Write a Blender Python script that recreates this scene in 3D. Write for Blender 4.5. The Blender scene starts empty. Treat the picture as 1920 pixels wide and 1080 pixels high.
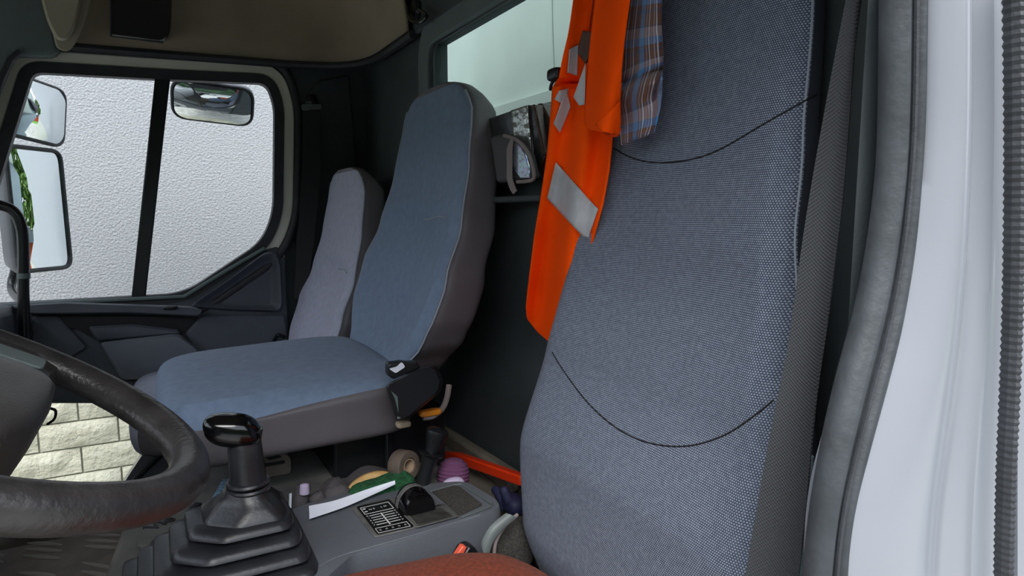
import bpy, bmesh, math, random
from mathutils import Vector, Matrix, noise
from mathutils.bvhtree import BVHTree

random.seed(7)
sc = bpy.context.scene
COL = sc.collection
R = math.radians

# ------------------------------------------------------------------ camera
YAW, PITCH, FPX, CAM = R(29.2), R(-6.65), 1200.0, Vector((0, 0, .95))
cd = bpy.data.cameras.new('camera')
cam = bpy.data.objects.new('camera', cd); COL.objects.link(cam)
cam.location = CAM
cam.rotation_euler = (math.pi/2 + PITCH, 0, -YAW)
cd.sensor_width = 36.0
cd.lens = FPX/1920*36.0
cd.clip_start = .02
sc.camera = cam
FW = Vector((math.sin(YAW)*math.cos(PITCH), math.cos(YAW)*math.cos(PITCH), math.sin(PITCH)))
RT = Vector((math.cos(YAW), -math.sin(YAW), 0)); UP = RT.cross(FW)

# ------------------------------------------------------------------ world, light, exposure
w = bpy.data.worlds.new('overcast_sky'); sc.world = w; w.use_nodes = True
nt = w.node_tree; nt.nodes.clear()
wo = nt.nodes.new('ShaderNodeOutputWorld'); bg = nt.nodes.new('ShaderNodeBackground')
tc = nt.nodes.new('ShaderNodeTexCoord'); sx = nt.nodes.new('ShaderNodeSeparateXYZ')
rp = nt.nodes.new('ShaderNodeValToRGB')
rp.color_ramp.elements[0].position = 0.0; rp.color_ramp.elements[0].color = (.92, .95, 1.0, 1)
rp.color_ramp.elements[1].position = 1.0; rp.color_ramp.elements[1].color = (.78, .89, 1.08, 1)
nt.links.new(tc.outputs['Generated'], sx.inputs[0]); nt.links.new(sx.outputs['Z'], rp.inputs[0])
nt.links.new(rp.outputs[0], bg.inputs[0]); nt.links.new(bg.outputs[0], wo.inputs[0])
bg.inputs[1].default_value = 1.25
sun_d = bpy.data.lights.new('veiled_sun', 'SUN'); sun_d.energy = 2.4; sun_d.angle = R(38); sun_d.color = (1, .97, .92)
sun = bpy.data.objects.new('veiled_sun', sun_d); COL.objects.link(sun)
sun.rotation_euler = Vector((.35, .62, -.88)).to_track_quat('-Z', 'Y').to_euler()
sc.view_settings.view_transform = 'Standard'
sc.view_settings.look = 'None'
sc.view_settings.gamma = 1
sc.view_settings.use_curve_mapping = False
sc.view_settings.exposure = 1.0

# ------------------------------------------------------------------ survey helpers (pixel of the photo -> point on a real plane)
def ray(px, py): return FW + RT*((px-960)/FPX) + UP*((540-py)/FPX)
def hit(px, py, n, p):
    d = ray(px, py); return CAM + d*((Vector(p)-CAM).dot(Vector(n))/d.dot(Vector(n)))
def PX(px, py, v): return hit(px, py, (1, 0, 0), (v, 0, 0))
def PY(px, py, v): return hit(px, py, (0, 1, 0), (0, v, 0))
def PZ(px, py, v): return hit(px, py, (0, 0, 1), (0, 0, v))

def lerp(a, b, t): return a+(b-a)*t
def prof(tab, x):
    if x <= tab[0][0]: return tab[0][1]
    for (a, u), (b, v) in zip(tab, tab[1:]):
        if x <= b:
            t = (x-a)/(b-a); t = t*t*(3-2*t)*.5 + t*.5
            return u+(v-u)*t
    return tab[-1][1]
def smooth(pts, k=6, closed=False):
    n = len(pts); out = []
    pts = [Vector(p) for p in pts]
    rng = range(n) if closed else range(n-1)
    for i in rng:
        p1, p2 = pts[i], pts[(i+1) % n]
        p0 = pts[i-1] if (closed or i > 0) else p1*2-p2
        p3 = pts[(i+2) % n] if (closed or i+2 < n) else p2*2-p1
        for j in range(k):
            t = j/k
            out.append(.5*((2*p1)+(p2-p0)*t+(2*p0-5*p1+4*p2-p3)*t*t+(3*p1-p0-3*p2+p3)*t**3))
    if not closed: out.append(pts[-1])
    return out
def fillet(pts, r, k=5, closed=True):
    """round the corners of a polyline of 3D points; r: one radius or one for each corner"""
    pts = [Vector(p) for p in pts]; n = len(pts); out = []
    for i in range(n):
        if not closed and i in (0, n-1): out.append(pts[i]); continue
        rr = r[i] if isinstance(r, (list, tuple)) else r
        a, b, c = pts[i-1], pts[i], pts[(i+1) % n]
        da, dc = (a-b), (c-b)
        l = min(rr, da.length*.49, dc.length*.49)
        p, q = b+da.normalized()*l, b+dc.normalized()*l
        if l < 1e-4: out.append(b); continue
        for j in range(k+1):
            t = j/k; out.append(p*(1-t)**2+b*2*t*(1-t)+q*t*t)
    return out
def resample(pts, n):
    pts = [Vector(p) for p in pts]; d = [0]
    for a, b in zip(pts, pts[1:]): d.append(d[-1]+(b-a).length)
    out = []; j = 0
    for i in range(n):
        t = d[-1]*i/(n-1)
        while j < len(d)-2 and d[j+1] < t: j += 1
        s = (t-d[j])/max(d[j+1]-d[j], 1e-9); out.append(pts[j].lerp(pts[j+1], min(max(s, 0), 1)))
    return out

# ------------------------------------------------------------------ geometry builders: every one returns (verts, faces)
def cat(*gs):
    V, F = [], []
    for v, f in gs:
        o = len(V); V += list(v); F += [tuple(i+o for i in q) for q in f]
    return V, F
def prism(poly, vec):
    n = len(poly); vec = Vector(vec)
    V = [Vector(p) for p in poly]+[Vector(p)+vec for p in poly]
    F = [tuple(range(n))[::-1], tuple(range(n, 2*n))]
    F += [(i, (i+1) % n, n+(i+1) % n, n+i) for i in range(n)]
    return V, F
def loft(rings, cap0=True, cap1=True, closed=True):
    n = len(rings[0]); V = [Vector(p) for r in rings for p in r]; F = []
    for a in range(len(rings)-1):
        for i in range(n if closed else n-1):
            j = (i+1) % n
            F.append((a*n+i, a*n+j, (a+1)*n+j, (a+1)*n+i))
    if cap0: F.append(tuple(range(n))[::-1])
    if cap1: F.append(tuple(range((len(rings)-1)*n, len(rings)*n)))
    return V, F
def frames(path, closed, up=None):
    n = len(path); T = []
    for i in range(n):
        a = path[i-1] if (closed or i > 0) else path[i]
        b = path[(i+1) % n] if (closed or i < n-1) else path[i]
        T.append((b-a).normalized())
    out = []; u = None
    for i in range(n):
        if up is not None: x = Vector(up).cross(T[i]).normalized()
        else:
            if u is None: u = Vector((0, 0, 1)) if abs(T[i].z) < .9 else Vector((1, 0, 0))
            x = u.cross(T[i]).normalized()
        y = T[i].cross(x).normalized(); u = y; out.append((x, y))
    return out
def sweep(path, sec, closed=False, up=None):
    """sec: list of (across, along up) pairs, or a function t -> such a list"""
    path = [Vector(p) for p in path]; fr = frames(path, closed, up); rings = []
    for i, (p, (x, y)) in enumerate(zip(path, fr)):
        s = sec(i/(len(path)-1)) if callable(sec) else sec
        rings.append([p+x*a+y*b for a, b in s])
    if closed:
        return loft(rings+[rings[0]], False, False)
    return loft(rings)
def circ(r, n=10, ry=None, ph=0): return [(r*math.cos(2*math.pi*i/n+ph), (ry or r)*math.sin(2*math.pi*i/n+ph)) for i in range(n)]
def rect(wd, t): return [(-wd/2, -t/2), (wd/2, -t/2), (wd/2, t/2), (-wd/2, t/2)]
def tube(path, r, n=10, closed=False):
    if callable(r): return sweep(path, lambda t: circ(r(t), n), closed)
    return sweep(path, circ(r, n), closed)
def lathe(prf, o, ax, n=28, squash=1.0):
    ax = Vector(ax).normalized(); x = ax.orthogonal().normalized(); y = ax.cross(x); o = Vector(o)
    return loft([[o+ax*h+(x*math.cos(2*math.pi*i/n)+y*math.sin(2*math.pi*i/n)*squash)*max(r, 1e-5) for i in range(n)] for r, h in prf])
def rbox(c, h, p=6, n=10, M=None):
    """rounded box / pillow: cube grid pushed on to a superellipsoid"""
    bm = bmesh.new(); bmesh.ops.create_cube(bm, size=2)
    bmesh.ops.subdivide_edges(bm, edges=bm.edges[:], cuts=n, use_grid_fill=True)
    V = []
    ps = p if isinstance(p, tuple) else (p, p, p)
    for v in bm.verts:
        q = Vector([math.copysign(abs(a)**1.0, a) for a in v.co])
        q = Vector([math.sin(a*math.pi/4)/math.sin(math.pi/4) for a in q])
        l = sum(abs(a)**ps[0] for a in q)**(1/ps[0])
        q = q/l
        q = Vector((q.x*h[0], q.y*h[1], q.z*h[2]))
        if M: q = M @ q
        V.append(q+Vector(c))
    bm.verts.index_update()
    F = [tuple(v.index for v in f.verts) for f in bm.faces]; bm.free()
    return V, F
def cube_grid(n):
    bm = bmesh.new(); bmesh.ops.create_cube(bm, size=2); bmesh.ops.subdivide_edges(bm, edges=bm.edges[:], cuts=n, use_grid_fill=True)
    bm.verts.index_update(); Q = [v.co.copy() for v in bm.verts]; F = [tuple(v.index for v in f.verts) for f in bm.faces]; bm.free(); return Q, F
def supq(q, p):
    a = Vector([math.sin(c*math.pi/4)/math.sin(math.pi/4) for c in q]); return a/(sum(abs(c)**p for c in a)**(1/p))
def box(a, b):
    x0, y0, z0 = a; x1, y1, z1 = b
    V = [Vector(p) for p in ((x0,y0,z0),(x1,y0,z0),(x1,y1,z0),(x0,y1,z0),(x0,y0,z1),(x1,y0,z1),(x1,y1,z1),(x0,y1,z1))]
    return V, [(3,2,1,0),(4,5,6,7),(0,1,5,4),(1,2,6,5),(2,3,7,6),(3,0,4,7)]
def ribbon(L, Rr, t, n=40, crown=0.0):
    """a strap between two edge lines, given a real thickness"""
    L, Rr = resample(L, n), resample(Rr, n); rings = []
    for i in range(n):
        a, b = L[i], Rr[i]; tan = ((L[min(i+1,n-1)]-L[max(i-1,0)])).normalized()
        nn = tan.cross(b-a).normalized(); row = []
        K = 8
        for j in range(K+1):
            s = j/K; row.append(a.lerp(b, s)+nn*(crown*(1-(2*s-1)**2)+t/2))
        for j in range(K, -1, -1):
            s = j/K; row.append(a.lerp(b, s)+nn*(crown*(1-(2*s-1)**2)-t/2))
        rings.append(row)
    return loft(rings)
def grid(fn, nu, nv):
    V = [fn(i/nu, j/nv) for j in range(nv+1) for i in range(nu+1)]
    F = [(j*(nu+1)+i, j*(nu+1)+i+1, (j+1)*(nu+1)+i+1, (j+1)*(nu+1)+i) for j in range(nv) for i in range(nu)]
    return V, F
def text_geo(s, size, M, ext=.0006):
    c = bpy.data.curves.new('t', 'FONT'); c.body = s; c.size = size; c.extrude = ext; c.align_x = 'CENTER'; c.align_y = 'CENTER'
    c.resolution_u = 3
    o = bpy.data.objects.new('t', c); COL.objects.link(o)
    dg = bpy.context.evaluated_depsgraph_get(); me = bpy.data.meshes.new_from_object(o.evaluated_get(dg))
    V = [M @ v.co for v in me.vertices]; F = [tuple(p.vertices) for p in me.polygons]
    bpy.data.objects.remove(o); bpy.data.curves.remove(c); bpy.data.meshes.remove(me)
    return V, F
def plane_M(o, right, up):
    x = Vector(right).normalized(); u = Vector(up); z = x.cross(u).normalized(); y = z.cross(x)
    m = Matrix((x, y, z)).transposed().to_4x4(); m.translation = Vector(o); return m

# ------------------------------------------------------------------ objects
BASE = {}
def thing(name, label=None, cat_=None, loc=(0, 0, 0), group=None, kind=None):
    o = bpy.data.objects.new(name, None); COL.objects.link(o); o.location = loc; o.empty_display_size = .05
    BASE[o] = Vector(loc); setp(o, label, cat_, group, kind); return o
def setp(o, label=None, cat_=None, group=None, kind=None):
    if label: o['label'] = label
    if cat_: o['category'] = cat_
    if group: o['group'] = group
    if kind: o['kind'] = kind
def obj(name, geo, m, parent=None, label=None, cat_=None, group=None, kind=None, bevel=0, seg=2, sharp=40, solid=0, sub=0, flat=False):
    V, F = geo
    if parent is not None: base = BASE[parent]
    else:
        lo = Vector([min(v[i] for v in V) for i in range(3)]); hi = Vector([max(v[i] for v in V) for i in range(3)])
        base = Vector(((lo.x+hi.x)/2, (lo.y+hi.y)/2, lo.z))
    me = bpy.data.meshes.new(name); me.from_pydata([Vector(v)-base for v in V], [], F)
    me.validate(); 
    bm = bmesh.new(); bm.from_mesh(me); bmesh.ops.recalc_face_normals(bm, faces=bm.faces[:]); bm.to_mesh(me); bm.free()
    me.materials.append(m)
    if not flat:
        me.polygons.foreach_set('use_smooth', [True]*len(me.polygons)); me.set_sharp_from_angle(angle=R(sharp))
    o = bpy.data.objects.new(name, me); COL.objects.link(o); BASE[o] = base
    if parent is not None: o.parent = parent
    else: o.location = base
    if solid:
        md = o.modifiers.new('solid', 'SOLIDIFY'); md.thickness = solid; md.offset = 0
    if bevel:
        md = o.modifiers.new('bevel', 'BEVEL'); md.width = bevel; md.segments = seg; md.limit_method = 'ANGLE'; md.angle_limit = R(35); md.harden_normals = False
    if sub:
        md = o.modifiers.new('sub', 'SUBSURF'); md.levels = sub; md.render_levels = sub
    setp(o, label, cat_, group, kind); return o
def struct(name, geo, m, parent=None, **k):
    return obj(name, geo, m, parent, kind=None if parent is not None else 'structure', **k)
def split(geo, test):
    """two meshes out of one surface by a face test"""
    V, F = geo; A, B = [], []
    for f in F:
        c = sum((Vector(V[i]) for i in f), Vector())/len(f); (A if test(c, f) else B).append(f)
    def pack(fs):
        ids = sorted({i for f in fs for i in f}); m = {i: k for k, i in enumerate(ids)}
        return [V[i] for i in ids], [tuple(m[i] for i in f) for f in fs]
    return pack(A), pack(B)
def bvh(*geos):
    V, F = cat(*geos); return BVHTree.FromPolygons([tuple(v) for v in V], F)
def snap(tree, px, py, off=.0):
    d = ray(px, py).normalized(); h = tree.ray_cast(CAM, d)
    return None if h[0] is None else h[0]-d*off
def seam_on(tree, pxs, off=.0005, k=8):
    pts = smooth([Vector((a, b, 0)) for a, b in pxs], k); out = []
    for p in pts:
        q = snap(tree, p.x, p.y, off)
        if q is not None: out.append(q)
    return out

# ------------------------------------------------------------------ materials
def lin(c): return tuple(((v/255)/12.92 if v/255 <= .04045 else ((v/255+.055)/1.055)**2.4) for v in c)
MATS = {}
def mat(name, rgb, rough=.6, metal=0, bump=0, bscale=200, var=0, vscale=8, spec=.5, rgb2=None, coat=0, sheen=0, vdetail=4, kind='noise', emit=None):
    m = bpy.data.materials.new(name); m.use_nodes = True; n = m.node_tree; b = n.nodes['Principled BSDF']
    c = lin(rgb); b.inputs['Base Color'].default_value = (*c, 1)
    b.inputs['Roughness'].default_value = rough; b.inputs['Metallic'].default_value = metal
    b.inputs['Specular IOR Level'].default_value = spec
    if coat: b.inputs['Coat Weight'].default_value = coat; b.inputs['Coat Roughness'].default_value = .08
    if sheen: b.inputs['Sheen Weight'].default_value = sheen
    tcn = n.nodes.new('ShaderNodeTexCoord')
    if var or rgb2:
        tx = n.nodes.new('ShaderNodeTexNoise'); tx.inputs['Scale'].default_value = vscale; tx.inputs['Detail'].default_value = vdetail
        n.links.new(tcn.outputs['Object'], tx.inputs['Vector'])
        r_ = n.nodes.new('ShaderNodeValToRGB'); r_.color_ramp.elements[0].position = .35; r_.color_ramp.elements[1].position = .65
        c2 = lin(rgb2) if rgb2 else tuple(v*(1-var) for v in c)
        r_.color_ramp.elements[0].color = (*c2, 1); r_.color_ramp.elements[1].color = (*(c if rgb2 else tuple(min(v*(1+var), 1) for v in c)), 1)
        n.links.new(tx.outputs['Fac'], r_.inputs[0]); n.links.new(r_.outputs[0], b.inputs['Base Color'])
    if bump:
        if kind == 'voronoi':
            tb = n.nodes.new('ShaderNodeTexVoronoi'); o_ = tb.outputs['Distance']
        else:
            tb = n.nodes.new('ShaderNodeTexNoise'); tb.inputs['Detail'].default_value = 3; o_ = tb.outputs['Fac']
        tb.inputs['Scale'].default_value = bscale; n.links.new(tcn.outputs['Object'], tb.inputs['Vector'])
        bp = n.nodes.new('ShaderNodeBump'); bp.inputs['Strength'].default_value = bump; bp.inputs['Distance'].default_value = .002
        n.links.new(o_, bp.inputs['Height']); n.links.new(bp.outputs[0], b.inputs['Normal'])
    MATS[name] = m; return m
def math_node(n, op, a, b=None):
    q = n.nodes.new('ShaderNodeMath'); q.operation = op
    for i, v in enumerate((a, b)):
        if v is None: continue
        if isinstance(v, (int, float)): q.inputs[i].default_value = v
        else: n.links.new(v, q.inputs[i])
    return q.outputs[0]
def weave(name, base, dot, pitch_y, pitch_z, rough=.85, var=.12, strength=.5, dotpos=.62):
    """woven upholstery: a field of light thread dots over a darker ground"""
    m = mat(name, base, rough, sheen=.05, spec=.2); n = m.node_tree; b = n.nodes['Principled BSDF']
    tcn = n.nodes.new('ShaderNodeTexCoord'); s = n.nodes.new('ShaderNodeSeparateXYZ'); n.links.new(tcn.outputs['Object'], s.inputs[0])
    row = math_node(n, 'MULTIPLY', s.outputs['Z'], 1/pitch_z)
    sh = math_node(n, 'MULTIPLY', math_node(n, 'MODULO', math_node(n, 'FLOOR', row), 2), .5)
    cy = math_node(n, 'ADD', math_node(n, 'MULTIPLY', s.outputs['Y'], 1/pitch_y), sh)
    a = math_node(n, 'SINE', math_node(n, 'MULTIPLY', math_node(n, 'FRACT', cy), math.pi))
    c = math_node(n, 'SINE', math_node(n, 'MULTIPLY', math_node(n, 'FRACT', row), math.pi))
    h = math_node(n, 'MULTIPLY', a, c)
    nz = n.nodes.new('ShaderNodeTexNoise'); nz.inputs['Scale'].default_value = 160; n.links.new(tcn.outputs['Object'], nz.inputs['Vector'])
    h2 = math_node(n, 'ADD', h, math_node(n, 'MULTIPLY', math_node(n, 'SUBTRACT', nz.outputs['Fac'], .5), .55))
    r_ = n.nodes.new('ShaderNodeValToRGB'); r_.color_ramp.elements[0].position = dotpos-.17; r_.color_ramp.elements[1].position = dotpos+.2
    r_.color_ramp.elements[0].color = (*lin(base), 1); r_.color_ramp.elements[1].color = (*lin(dot), 1)
    n.links.new(h2, r_.inputs[0])
    nv = n.nodes.new('ShaderNodeTexNoise'); nv.inputs['Scale'].default_value = 5; n.links.new(tcn.outputs['Object'], nv.inputs['Vector'])
    mx = n.nodes.new('ShaderNodeMix'); mx.data_type = 'RGBA'; mx.blend_type = 'MULTIPLY'; mx.inputs[0].default_value = var*2
    n.links.new(r_.outputs[0], mx.inputs[6]); n.links.new(nv.outputs['Color'], mx.inputs[7])
    hs = n.nodes.new('ShaderNodeRGBToBW'); n.links.new(nv.outputs['Color'], hs.inputs[0])
    n.links.new(hs.outputs[0], mx.inputs[7])
    n.links.new(mx.outputs[2], b.inputs['Base Color'])
    bp = n.nodes.new('ShaderNodeBump'); bp.inputs['Strength'].default_value = strength; bp.inputs['Distance'].default_value = .0008
    n.links.new(h2, bp.inputs['Height']); n.links.new(bp.outputs[0], b.inputs['Normal'])
    return m
def glass(name, tint, gloss=.06):
    m = bpy.data.materials.new(name); m.use_nodes = True; n = m.node_tree; n.nodes.clear()
    o = n.nodes.new('ShaderNodeOutputMaterial'); t = n.nodes.new('ShaderNodeBsdfTransparent'); g = n.nodes.new('ShaderNodeBsdfGlossy')
    t.inputs[0].default_value = (*tint, 1); g.inputs['Roughness'].default_value = .02
    mx = n.nodes.new('ShaderNodeMixShader'); fr = n.nodes.new('ShaderNodeLayerWeight'); fr.inputs[0].default_value = .5
    n.links.new(math_node(n, 'ADD', math_node(n, 'MULTIPLY', math_node(n, 'POWER', fr.outputs['Facing'], 5), .6), .02), mx.inputs[0]); n.links.new(t.outputs[0], mx.inputs[1]); n.links.new(g.outputs[0], mx.inputs[2]); n.links.new(mx.outputs[0], o.inputs[0])
    return m
def plaid(name):
    m = mat(name, (110, 90, 85), .85, sheen=.2, spec=.2); n = m.node_tree; b = n.nodes['Principled BSDF']
    tcn = n.nodes.new('ShaderNodeUVMap'); s = n.nodes.new('ShaderNodeSeparateXYZ'); n.links.new(tcn.outputs[0], s.inputs[0])
    def ramp(src, per, stops):
        f = math_node(n, 'FRACT', math_node(n, 'MULTIPLY', src, 1/per)); r_ = n.nodes.new('ShaderNodeValToRGB'); r_.color_ramp.interpolation = 'CONSTANT'
        e = r_.color_ramp.elements
        while len(e) < len(stops): e.new(.5)
        for el, (p, c) in zip(e, stops): el.position = p; el.color = (*lin(c), 1)
        n.links.new(f, r_.inputs[0]); return r_.outputs[0]
    br, bl, gy, wt, nv, och = (92, 62, 54), (66, 128, 182), (150, 140, 150), (205, 208, 216), (52, 62, 88), (128, 96, 62)
    a = ramp(s.outputs[0], .05, [(0, bl), (.2, br), (.28, gy), (.32, br), (.40, wt), (.44, br), (.50, och), (.55, br), (.60, gy), (.66, br), (.72, wt), (.77, br)])
    c = ramp(s.outputs[1], .052, [(0, br), (.28, nv), (.33, gy), (.58, bl), (.78, br), (.9, nv)])
    mx = n.nodes.new('ShaderNodeMix'); mx.data_type = 'RGBA'; mx.inputs[0].default_value = .45
    n.links.new(a, mx.inputs[6]); n.links.new(c, mx.inputs[7]); n.links.new(mx.outputs[2], b.inputs['Base Color'])
    return m

M = {}
M['stucco'] = mat('white_roughcast', (166, 168, 172), .95, bump=.45, bscale=110, var=.08, vscale=90, spec=.1)
M['stucco'].node_tree.nodes['Bump'].inputs['Distance'].default_value = .02
M['block'] = mat('cream_rockface_block', (200, 198, 180), .9, bump=1.0, bscale=45, var=.06, vscale=14, spec=.15)
M['block'].node_tree.nodes['Bump'].inputs['Distance'].default_value = .012
M['joint'] = mat('grey_mortar', (176, 178, 168), .95, bump=.4, bscale=120)
M['paint'] = mat('white_vehicle_paint', (136, 139, 146), .25, coat=.3, var=.02, vscale=5)
M['panelwhite'] = mat('white_cargo_panel', (184, 196, 191), .4, var=.03, vscale=6)
M['rubber'] = mat('black_rubber', (48, 50, 54), .55, bump=.25, bscale=300, var=.15, vscale=30)
M['seal'] = mat('grey_worn_rubber_seal', (54, 58, 62), .5, bump=.3, bscale=120, var=.18, vscale=40)
M['beige'] = mat('beige_painted_metal', (228, 225, 208), .4, var=.04)
M['head'] = mat('beige_felt_headliner', (146, 134, 112), .95, bump=.4, bscale=350, var=.12, vscale=6, sheen=.2)
M['headlt'] = mat('pale_beige_visor_vinyl', (158, 152, 132), .7, bump=.2, bscale=300)
M['wall'] = mat('dark_moulded_cab_lining', (60, 67, 69), .75, bump=.3, bscale=350, var=.12, vscale=7)
M['wallgrey'] = mat('grey_green_pillar_plastic', (96, 108, 107), .7, bump=.35, bscale=420, var=.1)
M['door'] = mat('dark_grey_door_plastic', (76, 81, 88), .55, bump=.3, bscale=420, var=.1, vscale=9)
M['door2'] = mat('mid_grey_pocket_plastic', (104, 110, 117), .6, bump=.35, bscale=420, var=.06)
M['black'] = mat('black_plastic', (24, 26, 29), .34, bump=.12, bscale=350, var=.1)
M['gloss'] = mat('gloss_black_plastic', (9, 9, 11), .16, coat=.15)
M['pole'] = mat('satin_black_metal', (20, 22, 24), .25)
M['fabric'] = weave('grey_blue_woven_fabric', (68, 76, 92), (148, 157, 173), .0029, .0026, var=.08, dotpos=.52, strength=.3)
M['fabdark'] = mat('dark_bolster_fabric', (40, 45, 54), .8, bump=.3, bscale=500, var=.1)
M['fabric2'] = mat('slate_blue_seat_fabric', (116, 133, 156), .9, bump=.3, bscale=900, var=.07, vscale=60, spec=.2, sheen=.1)
M['fabric3'] = mat('lilac_grey_lit_fabric', (168, 170, 188), .9, bump=.3, bscale=900, var=.07, vscale=60, spec=.2, sheen=.1)  # paler than the middle seat, window light put into the colour
M['side'] = mat('smooth_grey_seat_side', (98, 94, 98), .5, bump=.15, bscale=500, var=.1, vscale=6)
M['thread'] = mat('black_seam_thread', (14, 15, 18), .8)
M['threadlt'] = mat('pale_seam_thread', (150, 158, 170), .8)
M['belt'] = mat('charcoal_belt_webbing', (56, 58, 61), .75, spec=.3)
M['strapdark'] = mat('black_belt_webbing', (22, 24, 26), .7)
M['wheel'] = mat('worn_black_wheel_leather', (44, 42, 42), .36, bump=.5, bscale=150, var=.3, vscale=25)
M['hub'] = mat('grey_black_hub_plastic', (56, 54, 52), .4, bump=.3, bscale=300, var=.15)
M['console'] = mat('grey_console_plastic', (92, 96, 103), .55, bump=.35, bscale=450, var=.06)
M['consoledk'] = mat('dusty_tray_plastic', (92, 92, 90), .65, bump=.35, bscale=300, var=.2, vscale=30)
M['carpet'] = mat('dusty_ribbed_carpet', (58, 56, 52), .95, bump=.8, bscale=700, var=.4, vscale=300)
M['mat'] = mat('dusty_black_floor_mat', (130, 122, 115), .85, bump=.4, bscale=300, var=.2, vscale=20, rgb2=(112, 105, 99))
M['cover'] = mat('dusty_tunnel_rubber', (104, 104, 100), .75, bump=.4, bscale=300, var=.2, vscale=15)
M['boot'] = mat('black_gaiter_rubber', (40, 41, 45), .33, bump=.15, bscale=200, var=.3, vscale=18)
M['print'] = mat('white_print', (205, 208, 206), .6)
M['printblue'] = mat('pale_blue_print', (120, 152, 172), .6)
M['plate'] = mat('black_pattern_plate', (12, 12, 13), .3)
M['brown'] = mat('rust_brown_fleece', (112, 48, 27), 1.0, bump=1.0, bscale=420, var=.25, vscale=160, sheen=.05, spec=.1)
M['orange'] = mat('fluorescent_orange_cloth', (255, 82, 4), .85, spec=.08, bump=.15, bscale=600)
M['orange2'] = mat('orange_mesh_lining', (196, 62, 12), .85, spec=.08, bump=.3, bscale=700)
M['reflect'] = mat('silver_reflective_tape', (172, 176, 180), .45, bump=.1, bscale=300, var=.08, vscale=40)
M['plaid'] = plaid('plaid_cotton')
M['binder'] = mat('brown_leather_binder', (70, 52, 46), .35, bump=.2, bscale=250, var=.3, vscale=60)
M['folder'] = mat('black_pvc_folder', (52, 55, 57), .22, var=.2, vscale=14)
M['foil'] = mat('crinkled_clear_foil', (205, 212, 210), .15, metal=.7, bump=1.0, bscale=90)
M['pouch'] = mat('dark_grey_elastic', (72, 72, 74), .85, bump=.3, bscale=600)
M['strapgrey'] = mat('grey_cotton_strap', (132, 122, 120), .85)
M['tape'] = mat('dusty_brown_tape', (96, 84, 75), .7, bump=.3, bscale=200, var=.2, vscale=40)
M['card'] = mat('cardboard_core', (170, 146, 122), .8)
M['purple'] = mat('purple_knit', (104, 62, 96), .9, bump=.3, bscale=400, var=.1)
M['lilac'] = mat('lilac_rubber', (192, 180, 206), .6)
M['gloveg'] = mat('grey_work_glove', (82, 78, 80), .95, bump=.5, bscale=250, var=.15, vscale=30)
M['glovet'] = mat('tan_leather_cuff', (214, 178, 120), .8, bump=.4, bscale=120, var=.15, vscale=40, rgb2=(186, 142, 84))
M['paper'] = mat('white_paper', (226, 230, 242), .7)
M['greenmesh'] = mat('dark_green_net', (28, 82, 48), .9, bump=.6, bscale=300, var=.4, vscale=120)
M['navy'] = mat('navy_glove_rubber', (40, 44, 76), .6, bump=.2, bscale=200)
M['orangebar'] = mat('orange_red_plastic', (240, 62, 22), .4)
M['redbutton'] = mat('orange_red_button', (222, 92, 66), .4)
M['amber'] = mat('amber_plastic', (224, 140, 40), .4)
M['sill'] = mat('dusty_rear_sill', (112, 106, 96), .8, bump=.4, bscale=200, var=.2, vscale=12)
M['mirror'] = mat('mirror_glass', (225, 232, 235), .015, metal=1)
M['mirrorback'] = mat('grey_mirror_shell', (112, 112, 118), .4, var=.05)
M['grass'] = mat('lawn', (92, 138, 50), 1, bump=.5, bscale=40, var=.3, vscale=3)
M['gravel'] = mat('pale_gravel', (168, 166, 160), 1, bump=.5, bscale=40, var=.2, vscale=6)
M['leaf'] = mat('leaf_green', (76, 104, 42), .8, var=.35, vscale=2)
M['leafd'] = mat('dark_leaf_green', (46, 70, 40), .8, var=.35, vscale=2)
M['bark'] = mat('bark', (84, 70, 58), .95, bump=.5, bscale=30)
M['redwood'] = mat('red_painted_boards', (172, 66, 44), .8)
M['roofing'] = mat('slate_roofing', (74, 78, 88), .8)
M['beigeclip'] = mat('beige_plastic_clip', (176, 160, 136), .6)
M['grey_trim'] = mat('pale_grey_trim', (92, 100, 100), .5, var=.06)
M['vinylblue'] = mat('pale_blue_grey_vinyl', (120, 140, 148), .45, bump=.2, bscale=300)
M['palepanel'] = mat('pale_blue_cargo_panel', (176, 194, 202), .45, var=.04)
M['gap_shade'] = mat('brown_grey_gap_shade', (92, 76, 70), .9)  # shade between the vest flaps, painted as a colour
M['traydk'] = mat('dusty_tray_floor', (52, 52, 50), .5, var=.3, vscale=60)
M['bartop'] = mat('worn_bar_rubber', (146, 140, 134), .5, bump=.2, bscale=200)
M['silver'] = mat('bright_metal', (190, 194, 198), .3, metal=.9)
M['glass'] = glass('clear_side_glass', (.98, .99, .99))
M['glassg'] = glass('green_tinted_rear_glass', (.93, .99, .965))
# iridescent disc
m = mat('iridescent_film', (120, 150, 190), .18, metal=.75); n = m.node_tree
vo = n.nodes.new('ShaderNodeTexVoronoi'); vo.inputs['Scale'].default_value = 260
tcn = n.nodes.new('ShaderNodeTexCoord'); n.links.new(tcn.outputs['Object'], vo.inputs['Vector'])
hsv = n.nodes.new('ShaderNodeHueSaturation'); hsv.inputs['Saturation'].default_value = .75
mx = n.nodes.new('ShaderNodeMix'); mx.data_type = 'RGBA'; mx.inputs[0].default_value = .5; mx.inputs[6].default_value = (*lin((150, 180, 225)), 1)
n.links.new(vo.outputs['Color'], mx.inputs[7]); n.links.new(mx.outputs[2], hsv.inputs['Color']); n.links.new(hsv.outputs[0], n.nodes['Principled BSDF'].inputs['Base Color'])
M['holo'] = m
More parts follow.
